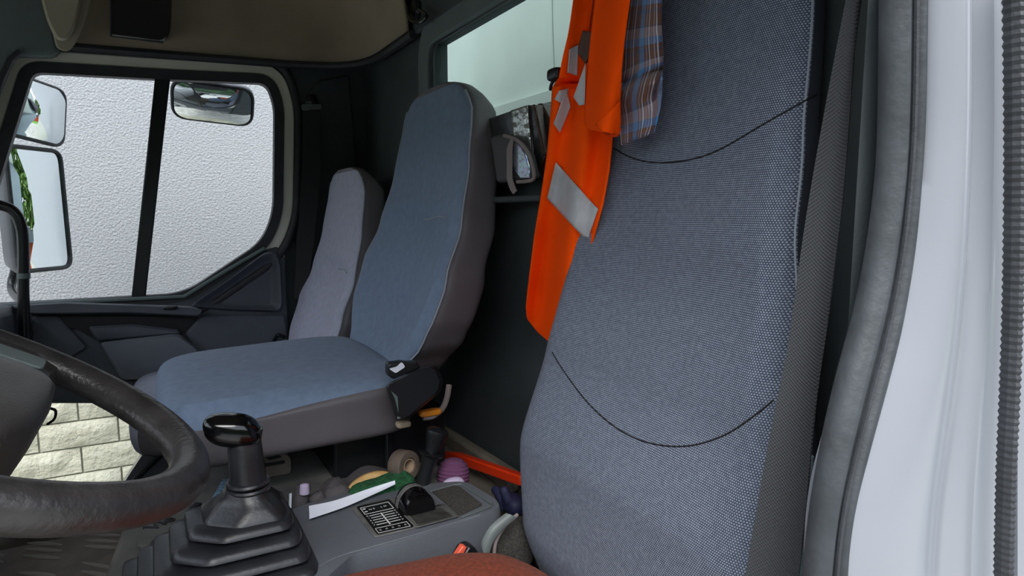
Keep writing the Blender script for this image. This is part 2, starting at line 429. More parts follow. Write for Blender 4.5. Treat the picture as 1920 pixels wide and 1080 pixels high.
# belt webbing rows
def webbing(m, pitch):
    n = m.node_tree; b = n.nodes['Principled BSDF']; t = n.nodes.new('ShaderNodeTexCoord'); s = n.nodes.new('ShaderNodeSeparateXYZ'); n.links.new(t.outputs['Object'], s.inputs[0])
    h1 = math_node(n, 'SINE', math_node(n, 'MULTIPLY', math_node(n, 'ADD', s.outputs['Z'], math_node(n, 'MULTIPLY', s.outputs['X'], .4)), 2*math.pi/pitch))
    h2 = math_node(n, 'SINE', math_node(n, 'MULTIPLY', math_node(n, 'ADD', s.outputs['Y'], math_node(n, 'MULTIPLY', s.outputs['X'], -1.0)), 2*math.pi/(pitch*1.3)))
    h = math_node(n, 'MULTIPLY', h1, h2)
    bp = n.nodes.new('ShaderNodeBump'); bp.inputs['Strength'].default_value = .5; bp.inputs['Distance'].default_value = .0008
    n.links.new(h, bp.inputs['Height']); n.links.new(bp.outputs[0], b.inputs['Normal'])
webbing(M['belt'], .0034)

# ================================================================== OUTDOORS
struct('ground', box((-25, -12, -1.35), (40, 25, -1.15)), M['grass'])
struct('floor_gravel_strip', box((-12, -12, -1.151), (9.5, 3.5, -1.12)), M['gravel'])
hw_ = thing('house_wall', 'white roughcast house wall with cream block base beside the passenger door', 'building', (0, 3.4, -1.15))
obj('roughcast_panel', box((-6, 3.4, .14), (9, 3.7, 3.3)), M['stucco'], hw_)
obj('plinth', box((-6, 3.425, -1.15), (9, 3.7, .14)), M['joint'], hw_)
bms = []
BW, BH = .295, .115
for k in range(5):
    def bf(u, v, k=k):
        e = min(u, 1-u, v*.6, (1-v)*.6)*5
        return Vector(((u-.5)*BW, -.012-.016*min(1, e)-.038*noise.noise(Vector((u*5.3+k*9.1+.3, v*3.1+.4, k*.37)))*min(1, e*1.5), (v-.5)*BH))
    g = grid(bf, 7, 4)
    V, F = list(g[0]), list(g[1]); nF = []
    o = len(V); cs = [Vector((sx_*BW/2, .03, sz_*BH/2)) for sz_ in (-1, 1) for sx_ in (-1, 1)]; V += cs
    bot = list(range(0, 8)); top = list(range(32, 40)); lef = [0, 8, 16, 24, 32]; rig = [7, 15, 23, 31, 39]
    F += [tuple(bot+[o+1, o]), tuple(top[::-1]+[o+2, o+3]), tuple(lef[::-1]+[o, o+2]), tuple(rig+[o+3, o+1])]
    me = bpy.data.meshes.new('brick'); me.from_pydata(V, [], F); me.validate(); me.materials.append(M['block'])
    me.polygons.foreach_set('use_smooth', [True]*len(me.polygons)); me.set_sharp_from_angle(angle=R(50)); bms.append(me)
for row in range(8):
    for c in range(-3, 8):
        x = -.05 - .30*c*.5*2*.5 if False else -1.1 + (c+3)*.303 + (.15 if row % 2 else 0)
        z = .14 - .0625 - row*.123
        b = bpy.data.objects.new('brick', random.choice(bms)); COL.objects.link(b); b.parent = hw_
        b.location = Vector((x, 3.425, z))-BASE[hw_]
def tree(name, x, y, h, r, m, label):
    t = thing(name, label, 'tree', (x, y, -1.15), 'trees behind the truck')
    obj('trunk', tube([Vector((x, y, -1.15)), Vector((x+.1, y, h*.35-1.15)), Vector((x, y+.1, h*.8-1.15))], lambda q: .22*(1-q)+.05, 8), M['bark'], t)
    V, F = [], []
    for k in range(2600):
        d = Vector((random.gauss(0, 1), random.gauss(0, 1), random.gauss(0, 1))).normalized()*(random.random()**.4)
        p = Vector((x+d.x*r, y+d.y*r, h*.62-1.15+d.z*h*.42)); a = Vector((random.uniform(-1, 1), random.uniform(-1, 1), random.uniform(-1, 1))).normalized()*.2
        b = a.orthogonal().normalized()*.13; o = len(V); V += [p-a, p+b, p+a, p-b]; F.append((o, o+1, o+2, o+3))
    obj('foliage', (V, F), m, t, kind='stuff', flat=True)
tree('birch_tree', 18, 4.0, 7.0, 1.7, M['leaf'], 'green tree behind the truck, mirrored in the main mirror')
tree('spruce_tree', 22, -.6, 8.5, 2.2, M['leafd'], 'dark tree behind the truck, nearest the cargo side')
tree('lime_tree', 24, 8.0, 7.5, 2.5, M['leaf'], 'spreading tree behind the truck beyond the house corner')
sh = thing('garden_shed', 'red boarded shed with grey roof on the lawn behind the truck', 'shed', (13, 3.0, -1.15))
obj('boarding', box((12.6, 2.2, -1.15), (14, 3.9, .5)), M['redwood'], sh)
obj('roof', prism([(12.2, 1.9, .45), (12.2, 4.3, .45), (12.2, 3.1, 1.0)], (2.0, 0, 0)), M['roofing'], sh)
for y in (2.3, 3.85): obj('post', box((12.3, y, -1.15), (12.42, y+.1, .45)), M['redwood'], sh)

# added unseen leafy screen to block low sky beside and ahead of the truck
def added_sky_blocker(u, v):
    pts = [(9.0, -6.5), (-2.0, -6.5), (-7.5, -4.5), (-9.0, 2.5)]
    q = min(u*3, 2.999); i = int(q); f = q-i; x = lerp(pts[i][0], pts[i+1][0], f); y = lerp(pts[i][1], pts[i+1][1], f)
    n_ = noise.noise(Vector((u*22, v*7, 1)))*.5+noise.noise(Vector((u*60, v*20, 4)))*.25
    return Vector((x+n_*.4, y+n_*.7, -1.15+v*3.7+(noise.noise(Vector((u*15, 0, 9)))*.6 if v > .9 else 0)))
struct('added_sky_blocker', grid(added_sky_blocker, 160, 30), M['leafd'], solid=.25)

# cargo box behind the cab, seen through the rear window
cb = thing('cargo_box', 'white front wall of the truck box seen through the rear window', 'truck body', (1.15, 1.2, -.1))
CX = 1.12
obj('front_panel', box((CX, -.1, 1.33), (CX+.06, 2.68, 2.6)), M['panelwhite'], cb)
obj('ledge', box((CX-.02, -.1, 1.295), (CX+.06, 2.68, 1.33)), M['panelwhite'], cb)
obj('lower_panel', box((CX, -.1, -.1), (CX+.06, 2.68, 1.295)), M['palepanel'], cb)
obj('panel_joint', tube([PX(1035, -30, CX-.001), PX(1037, 70, CX-.001), PX(1042, 180, CX-.001)], .0013, 6), M['wallgrey'], cb)

# ================================================================== CAB SHELL
struct('floor', box((-.95, .3, -.06), (.72, 2.32, 0)), M['mat'])
struct('ceiling', box((-.95, .3, 1.86), (.74, 2.34, 1.90)), M['head'])
struct('wall_left_header', box((-.95, .262, 1.41), (.74, .31, 1.90)), M['wall'])
YD = 2.26
# rear wall with the window hole: four pieces round it, one mesh
wy0, wy1, wz0, wz1 = .62, 1.645, 1.10, 1.40
XR = .68
rw = cat(box((XR, .24, 0), (XR+.04, 2.34, wz0)), box((XR, wy1, wz0), (XR+.04, 2.34, 1.86)),
         box((XR, .24, wz0), (XR+.04, wy0, 1.86)), box((XR, wy0, wz1), (XR+.04, wy1, 1.86)))
struct('wall_rear', rw, M['wall'])
w1 = thing('window_1', 'rear cab window with dark frame looking on the white truck box', None, (XR, 1.1, wz0), kind='structure')
wr = fillet([(XR-.006, wy0, wz0), (XR-.006, wy1, wz0), (XR-.006, wy1, wz1), (XR-.006, wy0, wz1)], .05, 6)
obj('window_frame', sweep([p+Vector((-.008, 0, 0)) for p in fillet([(XR, wy0-.035, wz0-.03), (XR, wy1+.035, wz0-.03), (XR, wy1+.035, wz1+.03), (XR, wy0-.035, wz1+.03)], .08, 6)], rect(.075, .022), True, (1, 0, 0)), M['wallgrey'], w1, bevel=.006)
obj('window_seal', sweep(wr, circ(.010, 8), True, (1, 0, 0)), M['rubber'], w1)
obj('pane', box((XR+.015, wy0, wz0), (XR+.02, wy1, wz1)), M['glassg'], w1)
# ledge and net pocket under the window hold the binders
# side wall behind the door and header above it
wr_pts = [PY(556, 470, 2.30), PY(556, 130, 2.30)]
struct('wall_right', cat(box((.425, 2.27, -.05), (.70, 2.33, 1.86)), box((.388, 2.29, -.05), (.425, 2.33, 1.44)), box((-.95, 2.27, 1.44), (.43, 2.33, 1.86)), box((-.95, 2.295, 1.392), (.43, 2.33, 1.44))), M['wall'])
struct('trim_1', prism([PY(x, y, 2.255) for x, y in ((578, 175), (600, 150), (655, 140), (668, 300), (690, 420), (560, 640), (560, 420))], (0, .02, 0)), M['wall'], bevel=.006)
# headliner cove: leaves the door header, turns the rear corner, runs over the rear wall
cpath = fillet([(-.55, 2.262, 0), (.655, 2.262, 0), (.655, 1.74, 0)], .30, 10, False)
cpath = [Vector((-.55, 2.262, 0))]+resample(cpath, 40)[1:]
def cove(i, k):
    p = cpath[i]; q = cpath[min(i+1, len(cpath)-1)]; o = cpath[max(i-1, 0)]; t = (q-o).normalized(); nn = Vector((-t.y, t.x, 0)); nn = -nn if nn.dot(Vector((0, 1.2, 0))-p) < 0 else nn
    h = k/8; z0 = lerp(1.428, 1.450, min(1, (p.x+.2)/.7)) if p.x > -.2 else 1.428
    return Vector((p.x, p.y, lerp(z0, 1.86, h)))+nn*(.16*h**1.8+.012)
cg = ([cove(i, k) for i in range(len(cpath)) for k in range(9)], [(i*9+k, (i+1)*9+k, (i+1)*9+k+1, i*9+k+1) for i in range(len(cpath)-1) for k in range(8)])
struct('ceiling_side', cg, M['head'], solid=.008)
struct('trim_2', sweep([Vector((p.x, p.y, (lerp(1.428, 1.450, min(1, (p.x+.2)/.7)) if p.x > -.2 else 1.428)-.012))+Vector((0, -.012, 0)) for p in cpath], circ(.013, 8), False, (0, 0, 1)), M['rubber'])
# dark lining over the rear window with a coat hook
struct('trim_3', prism([(.66, 1.75, 1.44), (.66, 1.70, 1.44), (.66, .3, 1.44), (.66, .3, 1.86), (.66, 1.72, 1.86)], (.015, 0, 0)), M['wall'], bevel=.005)
hk = thing('coat_hook', 'round black coat hook high on the rear cab corner', 'hook', PX(783, 22, .655))
hp = PX(783, 20, .645)
obj('hook_base', lathe([(.028, 0), (.03, -.006), (.026, -.014), (.012, -.016)], PX(783, 20, .66), (1, 0, 0), 20), M['black'], hk)
obj('hook', tube(smooth([PX(764, 14, .64), PX(768, 34, .632), PX(786, 42, .628), PX(800, 30, .632), PX(786, 18, .64)], 5), .005, 8), M['pole'], hk)

# ------------------------------------------------------------------ passenger door
d1 = thing('door_1', 'passenger door with sliding-type window, beige frame and grey card', None, (.0, 2.28, 0), kind='structure')
WIN = [(62, 136), (300, 149), (500, 157), (515, 200), (513, 400), (490, 455), (345, 551), (0, 570), (-75, 576)]
def wpts(off, Y, rr=(.03, 0, .05, .03, .06, .06, .06, 0, .03)):
    pts = [PY(x, y, 2.28) for x, y in WIN]
    c = sum(pts, Vector())/len(pts); n_ = len(pts); out = []
    for i in range(n_):
        a, b, d = pts[i-1], pts[i], pts[(i+1) % n_]
        e1, e2 = (b-a).normalized(), (d-b).normalized()
        n1, n2 = Vector((e1.z, 0, -e1.x)), Vector((e2.z, 0, -e2.x))
        nn = (n1+n2).normalized()
        if nn.dot(b-c) < 0: nn = -nn
        k = 1/max(.5, nn.dot(n1 if n1.dot(b-c) > 0 else -n1))
        q = b+nn*off*k; out.append(Vector((q.x, Y, q.z)))
    rr = [r_+off*.5 if r_ > .02 else r_ for r_ in rr]
    return fillet(out, rr, 9)
obj('inner_frame', sweep(wpts(.012, 2.275), rect(.030, .035), True, (0, 1, 0)), M['rubber'], d1, bevel=.005)
obj('painted_frame', sweep([p for p in wpts(.043, 2.28)], rect(.036, .03), True, (0, 1, 0)), M['beige'], d1, bevel=.005)
obj('outer_seal', sweep([p for p in wpts(.074, 2.268)], circ(.014, 10), True, (0, 1, 0)), M['rubber'], d1)
obj('pane', prism(wpts(0, 2.282), (0, .005, 0)), M['glass'], d1)
obj('divider_bar', prism([PY(x, y, 2.262) for x, y in ((291, 140), (320, 142), (273, 560), (246, 560))], (0, .03, 0)), M['black'], d1, bevel=.004)
# card above and beside the lower window
cardA = [PY(x, y, YD) for x, y in ((-170, 588), (0, 573), (352, 553), (498, 468), (520, 462), (535, 485), (543, 640), (552, 757), (-170, 757))]
obj('door_card', prism(cardA, (0, .045, 0)), M['door'], d1, bevel=.006)
obj('lower_frame', cat(prism([PY(x, y, YD) for x, y in ((330, 757), (560, 757), (575, 1000), (170, 1000))], (0, .045, 0)),
    prism([PY(x, y, YD) for x, y in ((-400, 757), (0, 757), (10, 930), (-400, 930))], (0, .045, 0)),
    prism([PY(x, y, YD) for x, y in ((-400, 930), (240, 915), (170, 1010), (-400, 1010))], (0, .045, 0))), M['paint'], d1)
obj('lower_seal', sweep([PY(x, y, YD-.004) for x, y in ((320, 760), (323, 830), (300, 852), (240, 912), (0, 925))], circ(.012, 8)), M['rubber'], d1)
obj('lower_pane', prism([PY(x, y, 2.285) for x, y in ((0, 757), (335, 757), (325, 830), (240, 915), (0, 930))], (0, .005, 0)), M['glass'], d1)
obj('sill_strip', sweep([PY(x, y, YD-.008) for x, y in ((-80, 578), (0, 573), (200, 563), (345, 556), (420, 510), (497, 465))], rect(.010, .02), False, (0, 1, 0)), M['wallgrey'], d1, bevel=.003)
# sculpted upper corner: raised rim round a shallow bowl
rim = [(352, 575), (430, 522), (497, 472), (518, 470), (528, 490), (532, 560), (530, 584), (440, 582)]
ctr = Vector((462, 548))
def shr(f, dx=0): return [(ctr.x+(x-ctr.x)*f+dx, ctr.y+(y-ctr.y)*f) for x, y in rim]
rings = []
for f, Y in ((1.0, YD+.01), (.99, YD-.024), (.94, YD-.03), (.88, YD-.026), (.80, YD-.006), (.6, YD+.002), (.3, YD+.003)):
    rings.append(fillet([PY(x, y, Y) for x, y in shr(f)], .02, 4))
obj('corner_bowl', loft(rings, True, True), M['door'], d1, sharp=60)
obj('card_panel', prism([PY(x, y, YD-.004) for x, y in ((378, 590), (533, 588), (541, 640), (548, 720), (400, 720), (345, 625))], (0, -.016, 0)), M['door'], d1, bevel=.008)
obj('armrest', loft([fillet([PY(x, y, Y) for x, y in ((20, 572+d), (120, 566+d), (240, 570+d), (360, 574+d), (380, 580+d), (372, 594-d), (240, 588-d), (60, 590-d))], .012, 3) for Y, d in ((YD, 0), (YD-.07, 0), (YD-.08, 3))]), M['door'], d1)
obj('pull_recess_shade', prism([PY(x, y, YD-.012) for x, y in ((60, 592), (372, 594), (340, 628), (180, 638), (150, 620))], (0, .01, 0)), M['black'], d1)  # flat black sheet standing for the shade in the pull recess
obj('pull_handle', loft([fillet([PY(x, y, Y) for x, y in ((165+d, 612+d), (250, 608+d), (335-d, 618+d), (338-d, 628-d), (180+d, 640-d))], .01, 3) for Y, d in ((YD, 0), (YD-.045, 0), (YD-.052, 4))]), M['door'], d1)
obj('map_pocket', loft([fillet([PY(x, y, Y) for x, y in ((186+d, 642+d), (335-d*.6, 625+d), (372-d, 655), (400-d, 706-d), (228+d, 712-d))], .015, 3) for Y, d in ((YD, 0), (YD-.055, 0), (YD-.065, 5))]), M['door2'], d1)
obj('front_cover', prism(fillet([PY(x, y, YD-.005) for x, y in ((62, 590), (108, 588), (165, 650), (128, 672), (60, 672))], .01, 3), (0, -.02, 0)), M['door'], d1, bevel=.005)
obj('latch', tube(smooth([PY(513, 640, YD-.03), PY(522, 628, YD-.045), PY(534, 632, YD-.03)], 5), .006, 8), M['pole'], d1)
obj('switch', rbox(PY(97, 573, YD-.06), (.022, .01, .006), 4, 4), M['black'], d1)
obj('door_lever', rbox(PY(320, 577, YD-.082), (.02, .008, .006), 4, 4), M['pole'], d1)
# A pillar and overhead pieces at the front
struct('trim_4', prism([PY(x, y, 2.20) for x, y in ((-160, -140), (60, -140), (112, 95), (95, 106), (25, 102), (-70, 330), (-160, 330))], (0, .05, 0)), M['wallgrey'], bevel=.012)
struct('trim_5', sweep([PY(x, y, 2.19) for x, y in ((38, 96), (20, 112), (2, 150), (-30, 260), (-70, 400))], circ(.008, 8)), M['rubber'])
vi = thing('sun_visor', 'pale beige folded visor end above the passenger window', 'visor', PY(110, 80, 2.12))
obj('visor_blade', loft([fillet([PY(x, y, Y) for x, y in ((62+d, -60), (165-d, -60), (150-d, 10), (138-d, 60-d), (122-d, 78-d), (104+d, 74-d), (88+d, 40))], .02, 4) for Y, d in ((2.13, 5), (2.12, 0), (2.10, 0), (2.09, 5))]), M['headlt'], vi)
obj('visor_rim', loft([fillet([PY(x, y, Y) for x, y in ((70, -60), (185, -60), (160, 40), (142, 82), (128, 98), (106, 92))], .02, 4) for Y in (2.17, 2.135)]), M['headlt'], vi, bevel=.004)
cu = thing('overhead_cubby', 'black overhead storage box on the beige headliner', 'storage box', PY(262, 82, 2.15))
obj('cubby_box', loft([fillet([PY(x, y, Y) for x, y in ((206+d, -60), (324-d, -60), (320-d, 60), (310-d, 80-d), (206+d, 68-d))], [.01, .01, .02, .03, .005], 4) for Y, d in ((2.24, 0), (2.11, 0), (2.10, 4))]), M['black'], cu)
obj('cubby_rim', tube([PY(208, -60, 2.10), PY(208, 68, 2.10), PY(306, 80, 2.10)], .003, 6), M['rubber'], cu)

struct('wall_front', cat(box((-.95, .262, 1.40), (-.90, 2.34, 1.90)), box((-.95, .262, 0), (-.90, 2.34, .70)), box((-.90, .31, 1.44), (-.60, 2.20, 1.47))), M['wall'])
# dashboard corner (front, mostly out of the picture)
struct('trim_6', loft([[Vector((x, y, z)) for y, z in ((.35, .35), (.35, .72), (2.0, .72), (2.24, .70), (2.24, .35))] for x in (-.95, -.345)]), M['door'], bevel=.03)
gh = thing('grab_handle', 'tall black tubular grab handle by the windscreen pillar', 'handle', PY(46, 650, 2.10))
obj('tube', tube(smooth([PY(-60, 378, 2.10), PY(0, 385, 2.10), PY(26, 397, 2.10), PY(40, 425, 2.10), PY(44, 470, 2.10), PY(44, 560, 2.10), PY(48, 660, 2.10)], 6), .0135, 12), M['pole'], gh)
obj('sleeve', tube([PY(44, 512, 2.10), PY(44.5, 522, 2.10)], .0150, 12), M['wallgrey'], gh)

# ------------------------------------------------------------------ outside mirrors
def rrect(wd, ht, r, k=5): return fillet([(-wd/2, -ht/2, 0), (wd/2, -ht/2, 0), (wd/2, ht/2, 0), (-wd/2, ht/2, 0)], r, k)
def mirror(name, label, c, nrm, wd, ht, r, bulge, depth, roll=0):
    nrm = Vector(nrm).normalized(); x = Vector((0, 0, 1)).cross(nrm).normalized(); y = nrm.cross(x)
    m_ = Matrix((x, y, nrm)).transposed().to_4x4() @ Matrix.Rotation(roll, 4, 'Z'); m_.translation = Vector(c)
    t = thing(name, label, 'mirror', c, 'passenger side mirrors')
    def ring(f, d, e=1.0): return [m_ @ Vector((p.x*f, p.y*f, d)) for p in rrect(wd, ht, r)]
    shell = loft([ring(1.0, .004), ring(1.06, -.004), ring(1.07, -.02), ring(.98, -depth*.6), ring(.7, -depth*.95), ring(.3, -depth)], False, True)
    obj('shell', shell, M['mirrorback'], t, sharp=70)
    obj('rim', sweep([m_ @ Vector((p.x*1.03, p.y*1.03, .002)) for p in rrect(wd, ht, r)], circ(.007, 8), True, nrm), M['rubber'], t)
    base = rrect(wd*.99, ht*.99, r, 8); ringsg = []
    for k in range(9):
        f = 1-k/8.0*.999; ringsg.append([m_ @ Vector((p.x*f, p.y*f, bulge*(1-((p.x*f/(wd/2))**2*.5+(p.y*f/(ht/2))**2*.5)))) for p in base])
    obj('mirror_glass', loft(ringsg, False, True), M['mirror'], t, sharp=80)
    return t, m_
c1 = PY(74, 393, 2.72)
MN = Vector((.80, -.62, .02))
mirror('main_mirror', 'tall rectangular passenger mirror in grey shell, largest of the outside mirrors', c1, MN, .205, .40, .035, .006, .09)
c2 = PY(66, 208, 2.72)
mirror('wide_angle_mirror', 'small wide angle mirror mounted above the tall passenger mirror', c2, (.80, -.62, -.05), .22, .19, .04, .03, .08, R(-6))
c3 = PY(400, 193, 2.62)
km, _ = mirror('kerb_mirror', 'wide rounded kerb mirror hanging above the passenger window', c3, (-.10, -.72, -.50), .255, .14, .045, .035, .06, R(-5))
obj('mirror_arm', tube(smooth([PY(30, 500, 2.80), PY(22, 540, 2.78), PY(40, 565, 2.6), PY(70, 590, 2.45)], 6), .014, 10), M['pole'], None, 'dark curved arm carrying the passenger mirrors below the tall one', 'mirror arm')
obj('bracket', tube(smooth([PY(400, 165, 2.66), PY(400, 138, 2.6), PY(400, 122, 2.33)], 4), .012, 8), M['pole'], km)

# ------------------------------------------------------------------ passenger seats
def backrest(base, H, front, hw, thick, dish, p=3.2, n=72, rows=70, lean=0, dent=0):
    bx, by, bz = base; rings = []
    for k in range(rows+1):
        s = k/rows; s = s if s < .86 else .86+.14*math.sin((s-.86)/.14*math.pi/2)
        z = bz+H*s; h = prof(hw, s); t = prof(thick, s); xf = bx+prof(front, s)
        row = []
        for i in range(n):
            a = 2*math.pi*i/n; ca, sa = math.cos(a), math.sin(a)
            yy = math.copysign(abs(ca)**(2/p), ca); dd = math.copysign(abs(sa)**(2/p), sa)
            x = xf+t*(dd+1)/2
            if dd < 0: x += prof(dish, s)*(1-min(1, abs(yy)/.85)**2.5)*min(1, -dd*1.5)
            if dd < 0 and dent: x += dent*math.exp(-((s-.53)/.035)**2-((yy-.05)/.45)**2)
            row.append(Vector((x, by+lean*s+yy*h, z)))
        rings.append(row)
    return loft(rings, True, True)
T17 = math.tan(R(17))
def passenger_seat(dx, dy, dz, label, fabric, raised, side):
    bx, by, bz = .405+dx, 1.430+dy, .60+dz; H = .640
    root = thing('passenger_seat', label, 'seat', (bx-.2, by, 0), 'passenger seats')
    front = [(0, 0), (.15, .030), (.35, .072), (.5, .115), (.7, .150), (.9, .172), (1, .180)]
    hwp = [(0, .165), (.06, .205), (.14, .255), (.22, .278), (.32, .284), (.5, .262), (.65, .238), (.8, .220), (.88, .209), (.93, .192), (.965, .166), (.988, .130), (1, .085)]
    th = [(0, .13), (.2, .135), (.5, .115), (.7, .10), (.88, .085), (1, .03)]
    ds = [(0, .005), (.15, .03), (.4, .035), (.6, .02), (.8, .006), (1, 0)]
    g = backrest((bx, by, bz), H, front, hwp, th, ds, p=5.0, n=120, dent=.014)
    def front_face(c, f):
        return c.z < bz+H*.985 and all(math.sin(2*math.pi*(q % 120)/120) < -.36 for q in f)
    a, b = split(g, front_face)
    br = obj('backrest', b, M['side'], root); BASE[br] = BASE[root]
    fp = obj('front_panel', a, fabric, br)
    tr = bvh(a)
    # crease button seam across the panel
    def onfront(y, z):
        h = tr.ray_cast(Vector((-1, y, z)), Vector((1, 0, 0))); return h[0]
    zc = bz+H*.53; pts = [onfront(by-.20+.04*k, zc+.004*math.sin(k)) for k in range(6)]; pts = [q-Vector((.0008, 0, 0)) for q in pts if q]
    if len(pts) > 2: obj('seam', tube(smooth(pts, 3), .0018, 6), M['threadlt'], br)
    # piping between panel and side
    for sg in (-1, 1):
        pp = []
        for k in range(30):
            s = .02+.93*k/29; h = prof(hwp, s)*.995; x = bx+prof(front, s)+prof(th, s)*.15; pp.append(Vector((x, by+sg*h, bz+H*s)))
        obj('piping', tube(pp, .0022, 6), M['threadlt'], br)
    # cushion
    L = .42
    def pil(x0, x1, z0, z1, w0, w1):
        return None
    cx, cy = bx-.185, by-.015; hx, hy, hz = .220, .275, .060; zc = bz-.022
    Q, F = cube_grid(16); VV = []
    for q in Q:
        v = supq(q, 7); x = cx+v.x*hx; y = cy+v.y*hy*(1-.04*(1-v.x)/2); z = zc+v.z*hz
        if v.z > 0: z += .012*(1-v.y**2)*(1-.4*v.x*v.x)-.006*(1-v.y*v.y)*max(0, .5-abs(v.x+.1))
        if v.x < -.4: x -= .015*(1-v.z*v.z)
        z -= .012*((1-v.x)/2)**2+.045*((1-v.x)/2)**1.6*max(0, 1-abs(q.z-.8)*2.2)*(1 if q.y < -.98 else 0)
        VV.append(Vector((x, y, z)))
    def topq(c, f):
        m_ = sum((Q[i] for i in f), Vector())/4
        return m_.z > .80 or m_.x < -.999
    a2, b2 = split((VV, F), topq)
    cs = obj('cushion', b2, M['side'], root)
    BASE[cs] = BASE[root]
    obj('cushion_top', a2, fabric, cs)
    if raised:
        obj('pedestal', cat(box((bx-.12, by-.20, .20), (bx+.12, by+.2, bz-.06)), box((bx-.02, by-.215, .20), (bx+.0, by-.20, bz-.06))), M['black'], root, bevel=.006)
    else:
        obj('pedestal', box((bx-.2, by-.18, 0), (bx+.1, by+.18, bz-.06)), M['black'], root, bevel=.006)
    return root, cat(a, b), cat(a2, b2)
ms, msb, msc = passenger_seat(0, 0, 0, 'raised middle passenger seat with slate blue fabric and smooth grey sides', M['fabric2'], True, -1)
ts, tsb, tsc = passenger_seat(-.066, .555, -.155, 'lower passenger seat against the far door, lilac grey front', M['fabric3'], False, -1)
# hinge cover and belt buckle on the near side of the middle seat
hc = thing('seat_hinge_cover', 'black moulded hinge cover on the near side of the middle seat', 'cover', PY(780, 740, 1.09))
mm = [(722, 722), (786, 690), (818, 684), (832, 712), (826, 735), (762, 788), (742, 786)]
obj('cover_body', loft([fillet([PY(762+(x-762)*f+6*0, 738+(y-738)*f, Y) for x, y in mm], .008, 3) for f, Y in ((1, 1.14), (1, 1.07), (.96, 1.06), (.9, 1.056))]), M['black'], hc, sharp=30)
obj('cover_ridge', prism([PY(x, y, 1.058) for x, y in ((730, 722), (788, 695), (812, 690), (815, 696), (745, 732))], (0, .012, 0)), M['black'], hc, bevel=.003)
obj('cover_edge', tube([PY(729, 727, 1.06), PY(742, 745, 1.058), PY(748, 784, 1.06)], .0035, 6), M['wallgrey'], hc)
bk = thing('belt_buckle', 'black belt buckle with white tongue on the middle seat', 'buckle', PY(760, 695, 1.10))
obj('buckle_body', prism(fillet([PY(x, y, 1.085) for x, y in ((728, 682), (755, 678), (768, 680), (782, 678), (790, 690), (738, 712), (728, 705))], .004, 2), (0, .02, 0)), M['black'], bk, bevel=.003)
obj('tongue', prism(fillet([PY(x, y, 1.082) for x, y in ((730, 692), (745, 688), (754, 679), (760, 688), (742, 700))], .003, 2), (0, .006, 0)), M['paper'], bk)
rl = obj('recliner_bracket', tube(smooth([PY(842, 722, 1.16), PY(838, 745, 1.15), PY(830, 765, 1.14), PY(812, 780, 1.13), PY(793, 783, 1.13)], 6), .006, 8), M['strapgrey'], None, 'grey bent seat bracket behind the hinge cover', 'bracket')
obj('amber_tab', rbox(PY(806, 773, 1.13), (.022, .01, .006), 5, 4), M['amber'], None, 'small amber plastic tab under the hinge cover', 'tab')
obj('beige_clip', rbox(PY(756, 795, 1.13), (.014, .01, .006), 4, 4), M['beigeclip'], None, 'little beige clip at the lower corner of the middle cushion', 'clip')

# belt of the far seat
fb = thing('seat_belt', 'black seat belt hanging from its anchor behind the far passenger seat', 'seat belt', PY(580, 480, 2.2), 'seat belts')
obj('anchor', lathe([(.02, 0), (.022, .008), (.012, .016), (.004, .018)], PY(583, 190, 2.25), (0, -1, 0), 16), M['black'], fb)
obj('anchor_loop', prism(fillet([PY(x, y, 2.245) for x, y in ((564, 196), (602, 196), (600, 208), (566, 208))], .006, 3), (0, -.012, 0)), M['wallgrey'], fb, bevel=.002)
obj('webbing', ribbon([PY(x, y, 2.24) for x, y in ((568, 206), (566, 320), (556, 460), (552, 560))], [PY(x, y, 2.225) for x, y in ((600, 206), (602, 320), (590, 440), (575, 560))], .003), M['strapdark'], fb)

# ------------------------------------------------------------------ driver seat
dsx, dsy, dsz, dH = .475, .655, .33, 1.12
ds_ = thing('driver_seat', 'large grey woven driver seat nearest the open door', 'seat', (.4, .655, 0))
T12 = math.tan(R(12.5))
dfront = [(0, .045), (.1, .012), (.22, .015), (.35, .055), (.5, .092), (.62, .117), (.75, .137), (1, .15)]
dhw = [(0, .215), (.1, .235), (.2, .252), (.3, .245), (.42, .222), (.55, .200), (.66, .192), (.8, .185), (.92, .16), (1, .1)]
dth = [(0, .12), (.3, .125), (.45, .105), (.6, .08), (.75, .062), (1, .035)]
ddish = [(0, 0), (.1, .012), (.25, .02), (.45, .03), (.6, .02), (.75, .005), (1, 0)]
dg = backrest((dsx, dsy, dsz), dH, dfront, dhw, dth, ddish, p=3.4, n=120, rows=150)
def dfr(c, f):
    s = (c.z-dsz)/dH; return (c.x-(dsx+prof(dfront, s))) < prof(dth, s)*.36 and s < .99
a, b = split(dg, dfr)
dbr = obj('backrest', b, M['fabdark'], ds_); BASE[dbr] = BASE[ds_]
dfp = obj('front_panel', a, M['fabric'], dbr)
DT = bvh(dg)
for pxs in ([(1150, 278), (1185, 296), (1230, 305), (1290, 300), (1350, 280), (1440, 228), (1532, 176)], [(1035, 660), (1060, 700), (1105, 758), (1160, 805), (1220, 831), (1290, 836), (1360, 815), (1420, 775), (1450, 750)]):
    s_ = seam_on(DT, pxs, .0003, 10)
    if len(s_) > 4: obj('seam', tube(s_, .0010, 6), M['thread'], dbr)
pp = []
for k in range(60):
    s = .02+.9*k/59; pp.append(Vector((dsx+prof(dfront, s)+prof(dth, s)*.34, dsy-prof(dhw, s)*.985, dsz+dH*s)))
obj('piping', tube(pp, .0022, 6), M['threadlt'], dbr)
